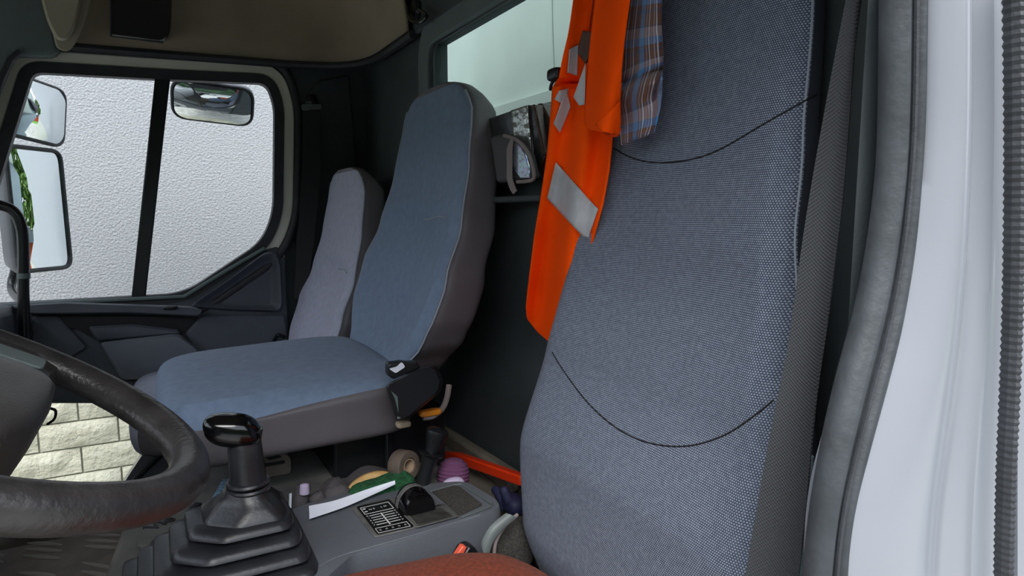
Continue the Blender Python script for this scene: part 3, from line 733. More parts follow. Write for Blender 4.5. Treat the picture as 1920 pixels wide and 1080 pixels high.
# cushion with fleece cover
obj('cushion', rbox((.29, .632, .33), (.23, .22, .07), 5, 12), M['fabdark'], ds_)
V, F = rbox((0, 0, 0), (1, 1, 1), 4.5, 22)
VV = []
for v in V:
    x = .262+v.x*.235; y = .632+v.y*.232; z = .388+v.z*.060-.014*v.x+(.012*(1-v.x*v.x) if v.z > 0 else 0)
    if v.z > 0: z += .004*noise.noise(Vector((x*14, y*14, 0)))
    VV.append(Vector((x, y, z)))
obj('fleece_cover', (VV, F), M['brown'], ds_, label='rust brown fleece cover on the driver cushion')
obj('seat_base', box((.14, .47, 0), (.48, .84, .29)), M['black'], ds_, bevel=.02)
obj('side_piping', tube(smooth([PY(1513, 855, .36), PY(1512, 930, .36), PY(1504, 1010, .36), PY(1492, 1110, .36)], 5), .006, 8), M['vinylblue'], dbr)
# driver belt
db = thing('seat_belt', 'broad charcoal seat belt crossing the near edge of the driver seat', 'seat belt', PY(1450, 1080, .34), 'seat belts')
Lp = smooth([PY(x, y, v) for x, y, v in ((1600, -60, .35), (1588, 0, .35), (1566, 110, .35), (1541, 240, .352), (1510, 420, .355), (1478, 650, .36), (1448, 800, .362), (1422, 940, .364), (1388, 1140, .366))], 6)
Rp = smooth([PY(x, y, v) for x, y, v in ((1614, -60, .336), (1609, 0, .335), (1601, 110, .333), (1592, 240, .331), (1578, 400, .329), (1553, 590, .327), (1530, 750, .325), (1513, 940, .322), (1492, 1140, .32))], 6)
obj('webbing', ribbon(Lp, Rp, .0022, 60, -.006), M['belt'], db)

# ------------------------------------------------------------------ driver door opening (near right)
struct('wall_left', prism([(.466, .300, 0), (.72, .388, 0), (.72, .36, 0), (.50, .290, 0)], (0, 0, 1.86)), M['wall'])
inner = [(1738, -60), (1738, 0), (1735, 200), (1728, 330), (1715, 470), (1692, 610), (1665, 720), (1632, 840), (1606, 940), (1592, 1030), (1586, 1140)]
outer = [(1888, -60), (1887, 0), (1889, 200), (1888, 400), (1884, 600), (1878, 760), (1872, 900), (1866, 1140)]
dj = thing('door_2', 'driver door opening with white pillar and black seals', None, (.5, .25, 0), kind='structure')
I = resample(smooth([PY(x, y, .262) for x, y in inner], 6), 60); O = resample(smooth([PY(x, y, .238) for x, y in outer], 6), 60)
rings = []
for a_, b_ in zip(I, O):
    row = []
    for j in range(13):
        s = j/12; p = a_.lerp(b_, s); p.y -= .014*math.sin(math.pi*min(1, s*1.6))*(1-s)+.006*math.exp(-((s-.72)/.06)**2)-.004*math.exp(-((s-.62)/.08)**2); row.append(p)
    row.append(b_+Vector((.0, .05, 0))); row.append(a_+Vector((.02, .05, 0)))
    rings.append(row)
obj('pillar', loft(rings), M['paint'], dj, sharp=60)
sl = [(1690, -60), (1690, 0), (1690, 200), (1682, 340), (1666, 480), (1640, 610), (1608, 730), (1578, 840), (1553, 950), (1540, 1040), (1532, 1140)]
cen = smooth([PY(x, y, .268) for x, y in sl], 8)
lo_ = [(1648, -60), (1648, 0), (1646, 200), (1640, 330), (1622, 470), (1598, 590), (1566, 710), (1540, 820), (1520, 930), (1508, 1030), (1498, 1140)]
A_ = resample(smooth([PY(x, y, .283) for x, y in lo_], 8), 90); B_ = resample(smooth([PY(x, y, .262) for x, y in inner], 8), 90); C_ = resample(cen, 90)
rings = []
for k_, (p, q, c_) in enumerate(zip(A_, B_, C_)):
    row = []
    for j in range(13):
        s = j/12; pt = p.lerp(q, s)
        pt.y -= .012*max(0, math.sin(math.pi*min(1, s/.55)))**.7+.006*max(0, math.sin(math.pi*(s-.58)/.42)) if s > .0 else 0
        row.append(pt)
    row.append(q+Vector((.03, .03, 0))); row.append(p+Vector((.035, .022, 0))); rings.append(row)
obj('door_seal', loft(rings), M['seal'], dj, sharp=70)
obj('seal_line', sweep([p.lerp(q, .52)+Vector((0, -.009, 0)) for p, q in zip(A_, B_)], circ(.0018, 6)), M['rubber'], dj)
E1 = smooth([PY(x, y, .224) for x, y in [(x+14, y) for x, y in outer]], 10)
E1 = resample(E1, 170)
V, F = [], []
rib = []
for i, p in enumerate(E1):
    rib.append([p+Vector((a*.55-.0, b, 0)) for a, b in circ(.0074 if i % 2 else .0062, 8)])
obj('ribbed_seal', loft(rib), M['rubber'], dj, sharp=20)
obj('door_edge', loft([[PY(1908+x*.0, y, .232)+Vector((dx_, dy_, 0)) for dx_, dy_ in ((0, 0), (.09, -.02), (.09, .03), (0, .03))] for x, y in ((0, -80), (0, 400), (0, 800), (0, 1160))]), M['paint'], dj)
# ------------------------------------------------------------------ binders in the rear pocket
def slab(px4, X, dx, m, name, parent, bev=.003):
    return obj(name, prism([PX(x, y, X) for x, y in px4], (dx, 0, 0)), m, parent, bevel=bev)
fo = thing('document_folder', 'shiny black folder with crinkled clear edge, leftmost of the folders behind the middle seat', 'folder', PX(960, 330, .655), 'folders by the rear window')
slab([(915, 222), (990, 196), (1003, 332), (935, 345)], .625, .03, M['folder'], 'folder_board', fo)
def ff(u, v):
    a_ = Vector((958, 207)).lerp(Vector((989, 197)), u); b_ = Vector((968, 338)).lerp(Vector((1001, 331)), u); q = a_.lerp(b_, v)
    return PX(q.x, q.y, .622+.003*noise.noise(Vector((u*6, v*14, 3))))
obj('clear_edge', grid(ff, 10, 30), M['foil'], fo, solid=.001)
po = thing('ribbon_pouch', 'dark grey elastic pouch with iridescent disc and grey strap on the black folder', 'pouch', PX(965, 330, .615))
slab([(918, 256), (945, 250), (972, 262), (992, 290), (1002, 334), (930, 342)], .602, .016, M['pouch'], 'pouch_body', po, .006)
lens = [(962, 263), (976, 275), (986, 295), (992, 320), (992, 334), (976, 334), (966, 322), (958, 300), (957, 278)]
obj('disc', prism([PX(x, y, .598) for x, y in lens], (.006, 0, 0)), M['holo'], po, bevel=.001)
obj('disc_rim', tube(smooth([PX(x, y, .597) for x, y in ((945, 254), (968, 262), (986, 280), (997, 305), (1001, 334), (985, 340), (970, 341))], 5), .0035, 6), M['strapgrey'], po)
obj('strap', ribbon(smooth([PX(x, y, .594) for x, y in ((958, 260), (951, 280), (951, 310), (951, 335), (957, 355), (963, 364))], 6), smooth([PX(x, y, .592) for x, y in ((962, 262), (960, 282), (960, 310), (960, 332), (964, 346), (969, 358))], 6), .002, 30), M['strapgrey'], po)
b1 = thing('binder', 'brown leather binder directly right of the black folder', 'binder', PX(1005, 320, .655), 'folders by the rear window')
slab([(991, 197), (1002, 196), (1021, 292), (1004, 330)], .628, .032, M['binder'], 'binder_cover', b1)
obj('spine_edge', tube([PX(1001, 197, .627), PX(1020, 291, .627)], .003, 6), M['glovet' if False else 'binder'], b1)
slab([(994, 205), (1000, 204), (1016, 294), (1006, 318)], .626, .006, M['folder'], 'pages', b1, .001)
b2 = thing('binder', 'brown leather binder leaning against the orange vest, rightmost of the folders', 'binder', PX(1022, 300, .665), 'folders by the rear window')
slab([(1006, 194), (1014, 193), (1045, 250), (1040, 310), (1024, 300)], .645, .03, M['binder'], 'binder_cover', b2)
slab([(1010, 202), (1013, 201), (1036, 256), (1026, 290)], .643, .006, M['folder'], 'pages', b2, .001)
obj('rear_shelf', box((.615, 1.0, .972), (.679, 1.46, .984)), M['wall'], None, 'narrow dark shelf on the rear wall carrying the folders', 'shelf', bevel=.004)

# ------------------------------------------------------------------ hi-vis vest
XV = .585
def vfold(px, py):
    t = py/645; q = px-lerp(1085, 1010, t)
    return .013*math.sin(q/11+t*2.2)*(.6+.4*t)+.009*math.sin(q/27-t*5)+.004*noise.noise(Vector((px/40, py/60, 2)))+(.014*math.exp(-((py-154)/6)**2) if px < 1090 else 0)+.010*math.sin((px*.8+py*.25)/24)
def vsheet(L, Rr, X, nu, nv, off=0, fold=vfold):
    L, Rr = resample([Vector((x, y, 0)) for x, y in L], nv+1), resample([Vector((x, y, 0)) for x, y in Rr], nv+1)
    def fn(u, v):
        k = min(int(v*nv+.5), nv); p = L[k].lerp(Rr[k], u); return PX(p.x, p.y, X+.030*max(0, p.y-420)/225+fold(p.x, p.y)-off)
    return grid(fn, nu, nv)
vt = thing('hi_vis_vest', 'fluorescent orange safety vest with silver strips hanging beside the driver seat', 'vest', PX(1035, 645, XV))
backL = [(1092, -130), (1078, -40), (1075, 0), (1066, 60), (1055, 110), (1048, 145), (1036, 165), (1034, 200), (1026, 290), (1014, 370), (1002, 440), (993, 510), (986, 575), (988, 598), (1008, 622), (1036, 646)]
backR = [(1135, -130), (1118, -40), (1112, 0), (1104, 60), (1100, 120), (1140, 160), (1150, 200), (1148, 260), (1142, 320), (1130, 385), (1112, 450), (1085, 530), (1062, 595), (1050, 630), (1044, 642), (1037, 647)]
obj('back_cloth', vsheet(backL, backR, XV, 40, 110), M['orange'], vt, solid=.002)
def ffold(px, py):
    return .014*math.sin((px-1100)/15+py/90)*(.5+py/400)+.004*noise.noise(Vector((px/30, py/50, 7)))
frontL = [(1130, -130), (1120, -40), (1116, 0), (1108, 70), (1102, 130), (1097, 190), (1098, 232), (1104, 243)]
frontR = [(1196, -130), (1186, -40), (1182, 0), (1172, 70), (1166, 130), (1163, 190), (1163, 236), (1156, 252)]
obj('front_flap', vsheet(frontL, frontR, XV-.022, 30, 90, 0, ffold), M['orange'], vt, solid=.002)
obj('flap_corner', vsheet([(1118, 232), (1122, 238), (1130, 246)], [(1163, 190), (1164, 230), (1158, 254)], XV-.03, 12, 14, 0, ffold), M['orange'], vt, solid=.002)
obj('hem', tube(smooth([PX(x, y, XV-.034) for x, y in ((1118, 232), (1128, 245), (1145, 254), (1158, 253), (1163, 240))], 6), .0018, 6), M['orange2'], vt)
obj('lining_shade_sheet', vsheet([(1108, -130), (1096, -40), (1094, 0), (1088, 60), (1084, 110)], [(1134, -130), (1124, -40), (1120, 0), (1114, 60), (1104, 120)], XV+.012, 10, 20), M['orange2'], vt, solid=.002)  # darker orange carries the shade of the gap behind the flap
def strip(c4, X, off, fold, nm='reflective_strip'):
    a_, b_, c_, d_ = [Vector((x, y, 0)) for x, y in c4]
    def fn(u, v):
        p = a_.lerp(b_, u).lerp(d_.lerp(c_, u), v); return PX(p.x, p.y, X+.030*max(0, p.y-420)/225+fold(p.x, p.y)-off)
    obj(nm, grid(fn, 12, 12), M['reflect'], vt, solid=.0012)
strip([(1042, 304), (1121, 392), (1101, 452), (1026, 372)], XV, .004, vfold)
strip([(1068, 92), (1084, 84), (1082, 142), (1064, 136)], XV, .004, vfold)
strip([(1048, 170), (1066, 166), (1062, 200), (1040, 186)], XV, .004, vfold)
strip([(1062, 166), (1070, 200), (1050, 249), (1038, 232)], XV, .005, vfold)
strip([(1098, 118), (1096, 196), (1086, 198), (1075, 182)], XV-.022, .004, ffold)
strip([(1094, 62), (1104, 66), (1098, 108), (1084, 92)], XV+.012, .004, vfold)
obj('opening_shade_patch', vsheet([(1092, 58), (1086, 84), (1084, 100)], [(1112, 60), (1108, 90), (1098, 120)], XV-.004, 8, 10), M['gap_shade'], vt, solid=.0012)  # brown-grey sheet coloured as the shade between the vest flaps
vb = thing('strap_buckle', 'small black strap buckle on the left edge of the orange vest', 'buckle', PX(1044, 145, XV))
obj('buckle_body', rbox(PX(1044, 140, XV-.012), (.012, .016, .010), 4, 5), M['black'], vb)
obj('prong', prism(fillet([PX(x, y, XV-.018) for x, y in ((1029, 136), (1040, 130), (1040, 148), (1033, 148))], .002, 2), (.008, 0, 0)), M['black'], vb, bevel=.001)
obj('tether', tube(smooth([PX(1040, 148, XV-.008), PX(1034, 158, XV-.006), PX(1032, 168, XV-.002)], 4), .003, 6), M['black'], vb)

# ------------------------------------------------------------------ plaid shirt
XS = .575
def sfold(px, py):
    d = .010*math.sin((px-1165)/14+py/120)+.004*noise.noise(Vector((px/20, py/30, 5)))
    d += -.014*math.exp(-((py-175-(px-1165)*-.35)/14)**2)+.010*math.exp(-((py-158-(px-1165)*-.35)/9)**2)
    return d
sL = [(1184, -130), (1182, -40), (1180, 0), (1172, 60), (1166, 120), (1165, 170), (1160, 200), (1163, 235), (1166, 272)]
sR = [(1236, -130), (1240, -40), (1240, 0), (1241, 60), (1243, 120), (1242, 160), (1238, 200), (1233, 228), (1226, 249)]
g = vsheet(sL, sR, XS, 36, 90, 0, sfold)
so = obj('plaid_shirt', g, M['plaid'], None, 'blue and brown plaid shirt hanging between orange vest and driver seat', 'shirt', solid=.003)
uv = so.data.uv_layers.new(name='UVMap')
for lp in so.data.loops:
    i = lp.vertex_index; u = (i % 37)/36; v = (i//37)/90
    tw = .25*math.exp(-((v-.72)/.10)**2)
    uv.data[lp.index].uv = ((u-.5)*.085+v*.012+tw*(v-.7)*.5+.4, v*.26+tw*u*.15)

cr = thing('clothes_rail', 'thin black rail on the rear wall that carries vest and shirt', 'rail', PX(1085, -122, .585))
r0, r1 = PX(1075, -122, .583), PX(1250, -122, .583)
obj('rod', tube([r0, r1], .006, 8), M['pole'], cr)
obj('arm', tube([r0, Vector((.662, r0.y+.01, r0.z))], .006, 8), M['pole'], cr)

# ------------------------------------------------------------------ steering wheel
WC = Vector((-.171, .7135, .80)); tilt = .506; Rw = .2176
ax_x = Vector((math.cos(tilt), 0, -math.sin(tilt))); ax_y = Vector((0, 1, 0)); ax_n = Vector((math.sin(tilt), 0, math.cos(tilt)))
sw = thing('steering_wheel', 'black worn steering wheel in front of the driver seat', 'steering wheel', WC)
def wl(x, y, h=0): return WC+ax_x*x+ax_y*y+ax_n*h
path = [wl(Rw*math.cos(2*math.pi*i/72), Rw*math.sin(2*math.pi*i/72)) for i in range(72)]
obj('rim', sweep(path, circ(.0190, 16), True, ax_n), M['wheel'], sw)
padp = [(.078, -.07), (.085, 0), (.080, .09), (.055, .115), (-.06, .12), (-.085, .06), (-.085, -.06), (-.06, -.12), (.055, -.115)]
rings = []
for f, h in ((.8, -.075), (.97, -.06), (1.0, -.03), (1.0, .004), (.97, .013), (.90, .018), (.6, .022), (.2, .024)): rings.append(fillet([wl(x*f, y*f, h) for x, y in padp], .03, 4))
obj('hub', loft(rings), M['hub'], sw, sharp=60)
obj('hub_badge', prism(fillet([wl(x, y, .0225) for x, y in ((-.03, -.02), (.03, -.02), (.03, .02), (-.03, .02))], .008, 3), ax_n*.002), M['wallgrey'], sw)
for sg in (-1, 1):
    rg = []
    for y, x0, x1, h, t in ((.10, -.07, .074, -.012, .022), (.14, -.066, .076, -.010, .018), (.175, -.058, .076, -.006, .014), (.196, -.05, .080, -.003, .014), (.208, -.045, .075, 0, .012)):
        rg.append([wl(lerp(x0, x1, a_), sg*y, h+t*b_) for a_, b_ in ((0, -.5), (.06, .7), (.3, 1), (.7, 1), (.94, .7), (1, -.5), (.9, -1), (.1, -1))])
    obj('spoke', loft(rg), M['hub'], sw, sharp=50)
    obj('spoke_trim', prism(fillet([wl(x, sg*y, .0125) for x, y in ((-.05, .12), (.060, .12), (.058, .165), (-.045, .165))], .008, 3), ax_n*.003), M['wallgrey'], sw, bevel=.001)
obj('column', tube([WC-ax_n*.05, WC-ax_n*.32], .045, 16), M['black'], sw)

# ------------------------------------------------------------------ tunnel, mat, console, gear lever
tz = .43
tun = thing('engine_tunnel', 'dusty black rubber covered engine tunnel under the gear lever', None, (.1, 1.2, 0), kind='structure')
obj('tunnel_body', loft([[Vector((x, y, z)) for x, y in ((-.10, .99), (.50, .99), (.50, 1.215), (.40, 1.50), (.02, 1.52), (-.06, 1.36))] for z in (0, tz-.06, tz-.004)]), M['cover'], tun, bevel=.012)
# raised panels on the tunnel mat
def TZ(x, y): return PZ(x, y, tz)
obj('mat_panel', prism(fillet([TZ(x, y) for x, y in ((268, 1000), (320, 960), (360, 955), (345, 1010), (310, 1036), (256, 1030))], .008, 3), (0, 0, .008)), M['cover'], tun, bevel=.003)
obj('mat_panel', prism(fillet([TZ(x, y) for x, y in ((322, 955), (400, 880), (440, 872), (425, 960), (380, 968))], .01, 3), (0, 0, .006)), M['cover'], tun, bevel=.003)
def mtext(s, size, a, b, m, nm, ext=.0012, dz=.008):
    p, q = PZ(*a, tz+dz), PZ(*b, tz+dz); d = (q-p).normalized(); up_ = Vector((0, 0, 1)).cross(d)
    obj(nm, text_geo(s, size, plane_M((p+q)/2, d, up_), ext), m, tun)
mtext('OCKMANN', .021, (401, 944), (424, 900), M['printblue'], 'lettering')
mtext('Vle', .034, (286, 990), (316, 976), M['rubber'], 'lettering', .003)
obj('hexagon_mark', sweep([PZ(x, y, tz+.009) for x, y in ((283, 1024), (288, 1015), (304, 1010), (320, 1012))], rect(.005, .004), False, (0, 0, 1)), M['rubber'], tun)
wpath = [PZ(x, y, tz+.009) for x, y in ((338, 984), (350, 972), (357, 958), (372, 944))]
obj('spanner_mark', sweep(smooth(wpath, 4), lambda t: rect(.012-.006*math.sin(math.pi*t), .004), False, (0, 0, 1)), M['rubber'], tun)
mt = thing('floor_mat', 'grey black rubber floor mat with raised oval bars at lower left', 'floor mat', (-.2, 1.4, .25))
mz = .28
obj('mat_sheet', box((-.75, .90, mz-.012), (-.085, 1.56, mz)), M['mat'], mt, bevel=.004)
obj('mat_base', box((-.75, .90, 0), (-.09, 1.56, mz-.012)), M['mat'], mt)
barsp = [((52, 1019), (118, 1023)), ((48, 1031), (117, 1034)), ((43, 1043), (112, 1048)), ((160, 1003), (226, 1005)), ((160, 1014), (224, 1017)), ((158, 1025), (226, 1029)), ((155, 1056), (225, 1069)), ((153, 1072), (222, 1084)), ((35, 1075), (105, 1080)), ((-40, 1040), (10, 1043)), ((-45, 1052), (8, 1055))]
for (p, q) in barsp:
    a_, b_ = PZ(*p, mz), PZ(*q, mz)
    obj('bar', sweep([a_.lerp(b_, k/8)+Vector((0, 0, .001)) for k in range(9)], lambda t: circ(.001+.0034*math.sin(math.pi*min(max(t, .02), .98))**.6, 8, .001+.0035*math.sin(math.pi*min(max(t, .02), .98))**.6), False, (0, 0, 1)), M['bartop'], mt)

# gear lever
gl = thing('gear_lever', 'black gear lever with glossy knob rising from a pleated rubber gaiter', 'gear lever', (.12, .97, tz))
Yg = .97
kc = PY(436, 806, Yg)
ax = (PY(436, 800, Yg)-PY(466, 905, Yg)).normalized()
V, F = rbox((0, 0, 0), (1, 1, 1), 2.6, 10)
sd = Vector((.95, -.25, .0)).normalized(); fd = ax.cross(sd)
VV = [kc+sd*(v.x*.037)+ax*(v.z*.024+.004*v.x*-1)+fd*(v.y*.026) for v in V]
obj('knob', (VV, F), M['gloss'], gl)
st = [PY(456, 806, Yg), PY(459, 835, Yg), PY(462, 868, Yg), PY(466, 902, Yg)]
obj('stem', tube(smooth(st, 5), lambda t: .0225+.003*t+.020*max(0, .26-t), 16), M['boot'], gl)
cl = PY(465, 902, Yg)
for d in (0, -.009): 
    obj('collar', sweep([cl+ax*d+sd*(.027*math.cos(q))+fd*(.027*math.sin(q)) for q in [2*math.pi*i/24 for i in range(24)]], circ(.0035, 6), True, ax), M['boot'], gl)
# upper skirt and pleats: rounded rectangles, each tier wider than the one above
def tier(c, hx, hy, z, r, ch=None):
    ch = r*1.3 if ch is None else ch
    pts = [(-hx, -hy+ch), (-hx+ch*1.2, -hy), (hx-r*.4, -hy), (hx, -hy+r), (hx, hy), (-hx, hy)]
    return [Vector((p.x+c[0], p.y+c[1], z)) for p in fillet([(x, y, 0) for x, y in pts], min(r*.45, .012), 4)]
c0 = (cl.x-.004, Yg); zt = cl.z-.008
rings = [tier(c0, .025, .025, zt, .02, .018), tier(c0, .029, .029, zt-.009, .022, .02), tier(c0, .039, .038, zt-.019, .024), tier((c0[0]-.003, Yg), .054, .050, zt-.033, .026), tier((c0[0]-.003, Yg), .056, .052, zt-.038, .026), tier((c0[0]-.003, Yg), .048, .044, zt-.042, .02)]
obj('upper_skirt', loft(rings, False, False), M['boot'], gl, sharp=50)
rings = []; z = zt-.036
for k in range(6):
    gx, gy = .052+k*.0150, .048+k*.0125
    cx2 = c0[0]-.010-k*.0062
    rings += [tier((cx2, Yg), gx-.004, gy-.004, z, .026), tier((cx2, Yg), gx+.004, gy+.003, z-.001, .026), tier((cx2, Yg), gx+.016, gy+.013, z-.0055, .028), tier((cx2, Yg), gx+.0185, gy+.0155, z-.013, .028), tier((cx2, Yg), gx+.006, gy+.005, z-.0135, .026), tier((cx2, Yg), gx+.004, gy+.003, z-.019, .026)]
    z -= .0205
rings.append(tier((cx2, Yg), gx+.035, gy+.025, z-.004, .03))
obj('gaiter', loft(rings, False, True), M['boot'], gl, sharp=50)

# console beside the driver seat
cs_ = thing('centre_console', 'grey plastic console with gear pattern plate between the front seats', 'console', (.36, 1.0, .2))
cz = .445
topo = [PZ(x, y, cz) for x, y in ((545, 955), (600, 935), (700, 915), (860, 902), (880, 905), (930, 935), (938, 948), (930, 956), (760, 1010), (660, 1040), (612, 1083), (558, 1084))]
rings = [[Vector((p.x, p.y, p.z)) for p in fillet(topo, .012, 3)]]
cc = sum(rings[0], Vector())/len(rings[0])
def scl(f, dz): return [Vector((cc.x+(p.x-cc.x)*f, cc.y+(p.y-cc.y)*f, cz+dz)) for p in rings[0]]
rr = [scl(1.0, -.24), scl(1.01, -.02), scl(1.01, -.006), scl(.995, 0)]
obj('console_body', loft(rr), M['console'], cs_, sharp=40)
def CZ(x, y, d=0): return PZ(x, y, cz+d)
pl = [(668, 951), (730, 937), (776, 988), (708, 1003)]
obj('plate_surround', prism(fillet([CZ(x, y) for x, y in ((658, 953), (738, 934), (786, 990), (702, 1010))], .006, 3), (0, 0, .003)), M['consoledk'], cs_, bevel=.001)
obj('pattern_plate', prism(fillet([CZ(x, y, .003) for x, y in pl], .004, 3), (0, 0, .0012)), M['plate'], cs_)
# print on the plate: u runs along the plate's far edge, v towards the near edge
q0, q1, q2, q3 = [CZ(x, y, .0044) for x, y in pl]
def pu(u, v): return q0.lerp(q1, u).lerp(q3.lerp(q2, u), v)
def bar(u0, v0, u1, v1, wd=.0011): return sweep([pu(u0, v0), pu(u1, v1)], rect(wd, .0004), False, (0, 0, 1))
pr = [bar(.08, .06, .92, .06), bar(.08, .30, .92, .30), bar(.08, .06, .08, .30), bar(.92, .06, .92, .30),
      bar(.06, .80, .94, .80, .0008), bar(.06, .95, .94, .95, .0008), bar(.06, .80, .06, .95, .0008), bar(.94, .80, .94, .95, .0008),
      bar(.5, .36, .5, .76, .0024)]
for v in (.38, .46, .54, .62, .70): pr += [bar(.16, v, .46, v, .0014), bar(.54, v, .84, v, .0014)]
un = (q1-q0).normalized(); vn = (q0-q3).normalized()
def ptxt(s, u, v, size): return text_geo(s, size, plane_M(pu(u, v)+Vector((0, 0, .0002)), un, vn), .0001)
for k, (l, r_) in enumerate((('R', 'C'), ('1', '2'), ('3', '4'), ('5', '6'), ('7', '8'))):
    pr += [ptxt(l, .10, .38+k*.08, .0055), ptxt(r_, .90, .38+k*.08, .0055)]
for k in range(5): pr.append(ptxt('|||', .15+k*.175, .875, .005))
pr += [ptxt('N S', .35, .18, .007), ptxt('L H', .7, .18, .007), bar(.12, .12, .2, .12, .003), bar(.12, .22, .2, .22, .003)]
obj('gear_pattern_print', cat(*pr), M['print'], cs_, kind='stuff')
# tray with a recess, carpet inset
def recess(pts, depth, m, nm):
    c_ = Vector((sum(p[0] for p in pts)/len(pts), sum(p[1] for p in pts)/len(pts)))
    rg = []
    for f, d in ((1.0, .0), (1.0, .004), (.93, .005), (.86, .002), (.8, -.0)): rg.append(fillet([CZ(c_.x+(x-c_.x)*f, c_.y+(y-c_.y)*f, d) for x, y in pts], .006, 3))
    obj(nm, loft(rg), m, cs_, sharp=50)
recess([(752, 962), (832, 943), (862, 968), (780, 990)], .01, M['consoledk'], 'tray')
obj('tray_floor', prism(fillet([CZ(x, y, .0005) for x, y in ((768, 968), (826, 953), (848, 968), (785, 985))], .006, 3), (0, 0, .001)), M['traydk'], cs_)
obj('carpet_inset', prism(fillet([CZ(x, y) for x, y in ((808, 922), (850, 912), (862, 914), (905, 948), (862, 968), (836, 945))], .004, 3), (0, 0, .0025)), M['carpet'], cs_)
obj('inset_edge', sweep([CZ(x, y, .002) for x, y in ((806, 922), (852, 909), (866, 908), (922, 945), (920, 950), (866, 970))], circ(.0018, 6), False, (0, 0, 1)), M['grey_trim'], cs_)
obj('front_edge', tube(smooth([CZ(x, y, -.002) for x, y in ((560, 1100), (600, 1062), (640, 1043), (700, 1026), (780, 1003), (900, 966))], 5), .0035, 6), M['console'], cs_)
# glossy rotary knob
kn = thing('rotary_dial', 'glossy black half round dial standing on the grey console', 'dial', CZ(775, 955))
kcn = CZ(779, 951, .003); ku = (CZ(812, 945)-CZ(748, 960)).normalized(); kw = Vector((0, 0, 1)).cross(ku)
def half(d, r): return [kcn+kw*d+ku*(r*.84*math.cos(q))+Vector((0, 0, r*1.0*math.sin(q))) for q in [math.pi*i/20 for i in range(21)]]
obj('dial_drum', loft([half(.026, .030), half(.026, .0335), half(.0, .0345), half(-.020, .0345), half(-.024, .032), half(-.024, .028)]), M['gloss'], kn, sharp=35)
obj('dial_band', loft([half(.020, .0348), half(.018, .0356), half(.008, .0356), half(.006, .0348)], False, False), M['consoledk'], kn)

# parking brake lever behind the console
pb = thing('brake_lever', 'short upright black lever with pear shaped grip behind the console', 'lever', PY(790, 915, 1.09))
pa, pt_ = PY(790, 915, 1.09), PY(822, 803, 1.09); lx = (pt_-pa); ll = lx.length
obj('shaft', lathe([(.013, 0), (.0135, ll*.3), (.0145, ll*.48), (.016, ll*.55)], pa, lx, 20), M['black'], pb)
obj('collar', lathe([(.016, ll*.53), (.022, ll*.555), (.0235, ll*.585), (.021, ll*.61), (.015, ll*.62)], pa, lx, 24), M['pole'], pb)
obj('grip', lathe([(.0135, ll*.60), (.0145, ll*.68), (.018, ll*.80), (.0215, ll*.90), (.021, ll*.96), (.015, ll*1.0), (.006, ll*1.02)], pa, lx, 24), M['black'], pb)

# ------------------------------------------------------------------ clutter behind the console
struct('trim_7', sweep([PX(828, 815, .655), PX(870, 842, .655), PX(965, 905, .655)], rect(.05, .03), False, (1, 0, 0)), M['sill'], bevel=.008)
struct('trim_8', prism([Vector((.56, .88, .33)), Vector((.68, .88, .33)), Vector((.68, 1.72, .33)), Vector((.56, 1.72, .33))], (0, 0, .012)), M['sill'])
ob = obj('orange_bar', prism([PX(x, y, .60) for x, y in ((822, 848), (850, 850), (975, 893), (975, 912), (850, 868), (822, 856))], (.02, 0, 0)), M['orangebar'], None, 'orange red plastic bar lying below the rear wall', 'bar', bevel=.003)
tp = thing('tape_roll', 'dusty brown roll of tape standing left of the brake lever', 'tape', PY(755, 895, 1.14))
tcn_ = PY(757, 872, 1.14); tax = Vector((.42, -.9, .1)).normalized()
obj('tape_ring', lathe([(.014, -.016), (.0275, -.016), (.029, -.013), (.029, .013), (.0275, .016), (.016, .016), (.014, .010), (.014, -.016)], tcn_, tax, 32), M['tape'], tp, sharp=30)
obj('core', lathe([(.0138, -.015), (.0138, .015), (.0122, .015), (.0122, -.015), (.0138, -.015)], tcn_, tax, 28), M['card'], tp)
pk = thing('knit_glove', 'rolled purple ribbed knit glove with lilac palm right of the brake lever', 'glove', PY(850, 905, 1.12))
pc = PY(850, 890, 1.12); pax = Vector((.1, .1, 1)).normalized()
pr_ = []
for k in range(40):
    s = k/39; h = -.035+.068*s; r_ = .031*math.sqrt(max(.0, 1-max(0, (s-.55)/.46)**2.2))+.0012*(1 if k % 4 < 2 else -1)
    pr_.append((max(r_, .002), h))
obj('ribbed_knit', lathe(pr_, pc, pax, 28), M['purple'], pk, sharp=80)
obj('palm', rbox(PY(850, 914, 1.085), (.024, .012, .02), 2.5, 6), M['lilac'], pk)
def finger(pts, r, m, nm, par): return obj(nm, tube(smooth(pts, 5), lambda t: r*(1-.15*t)*math.sqrt(max(.05, 1-max(0, (t-.85)/.15)**2)), 12), m, par, sharp=80)
gg = thing('work_glove', 'dark grey work glove with lilac fingertip behind the gear lever', 'glove', PY(590, 940, 1.16), 'work gloves')
V, F = rbox((0, 0, 0), (1, 1, 1), 3, 10)
gc = PY(608, 944, 1.16)
obj('palm', ([gc+Vector((v.x*.062+.0, v.y*.035, v.z*.026+.012*math.sin(v.x*5)+.006*noise.noise(v*2)+.012*v.x)) for v in V], F), M['gloveg'], gg, sharp=80)
finger([PY(560, 960, 1.14), PY(566, 930, 1.14), PY(570, 907, 1.14)], .015, M['gloveg'], 'finger', gg)
finger([PY(571, 925, 1.127), PY(571, 914, 1.127), PY(571, 907, 1.127)], .009, M['lilac'], 'fingertip', gg)
finger([PY(600, 958, 1.12), PY(596, 938, 1.12), PY(590, 926, 1.12)], .015, M['gloveg'], 'finger', gg)
finger([PY(625, 955, 1.13), PY(620, 935, 1.14), PY(626, 920, 1.15)], .018, M['gloveg'], 'finger', gg)
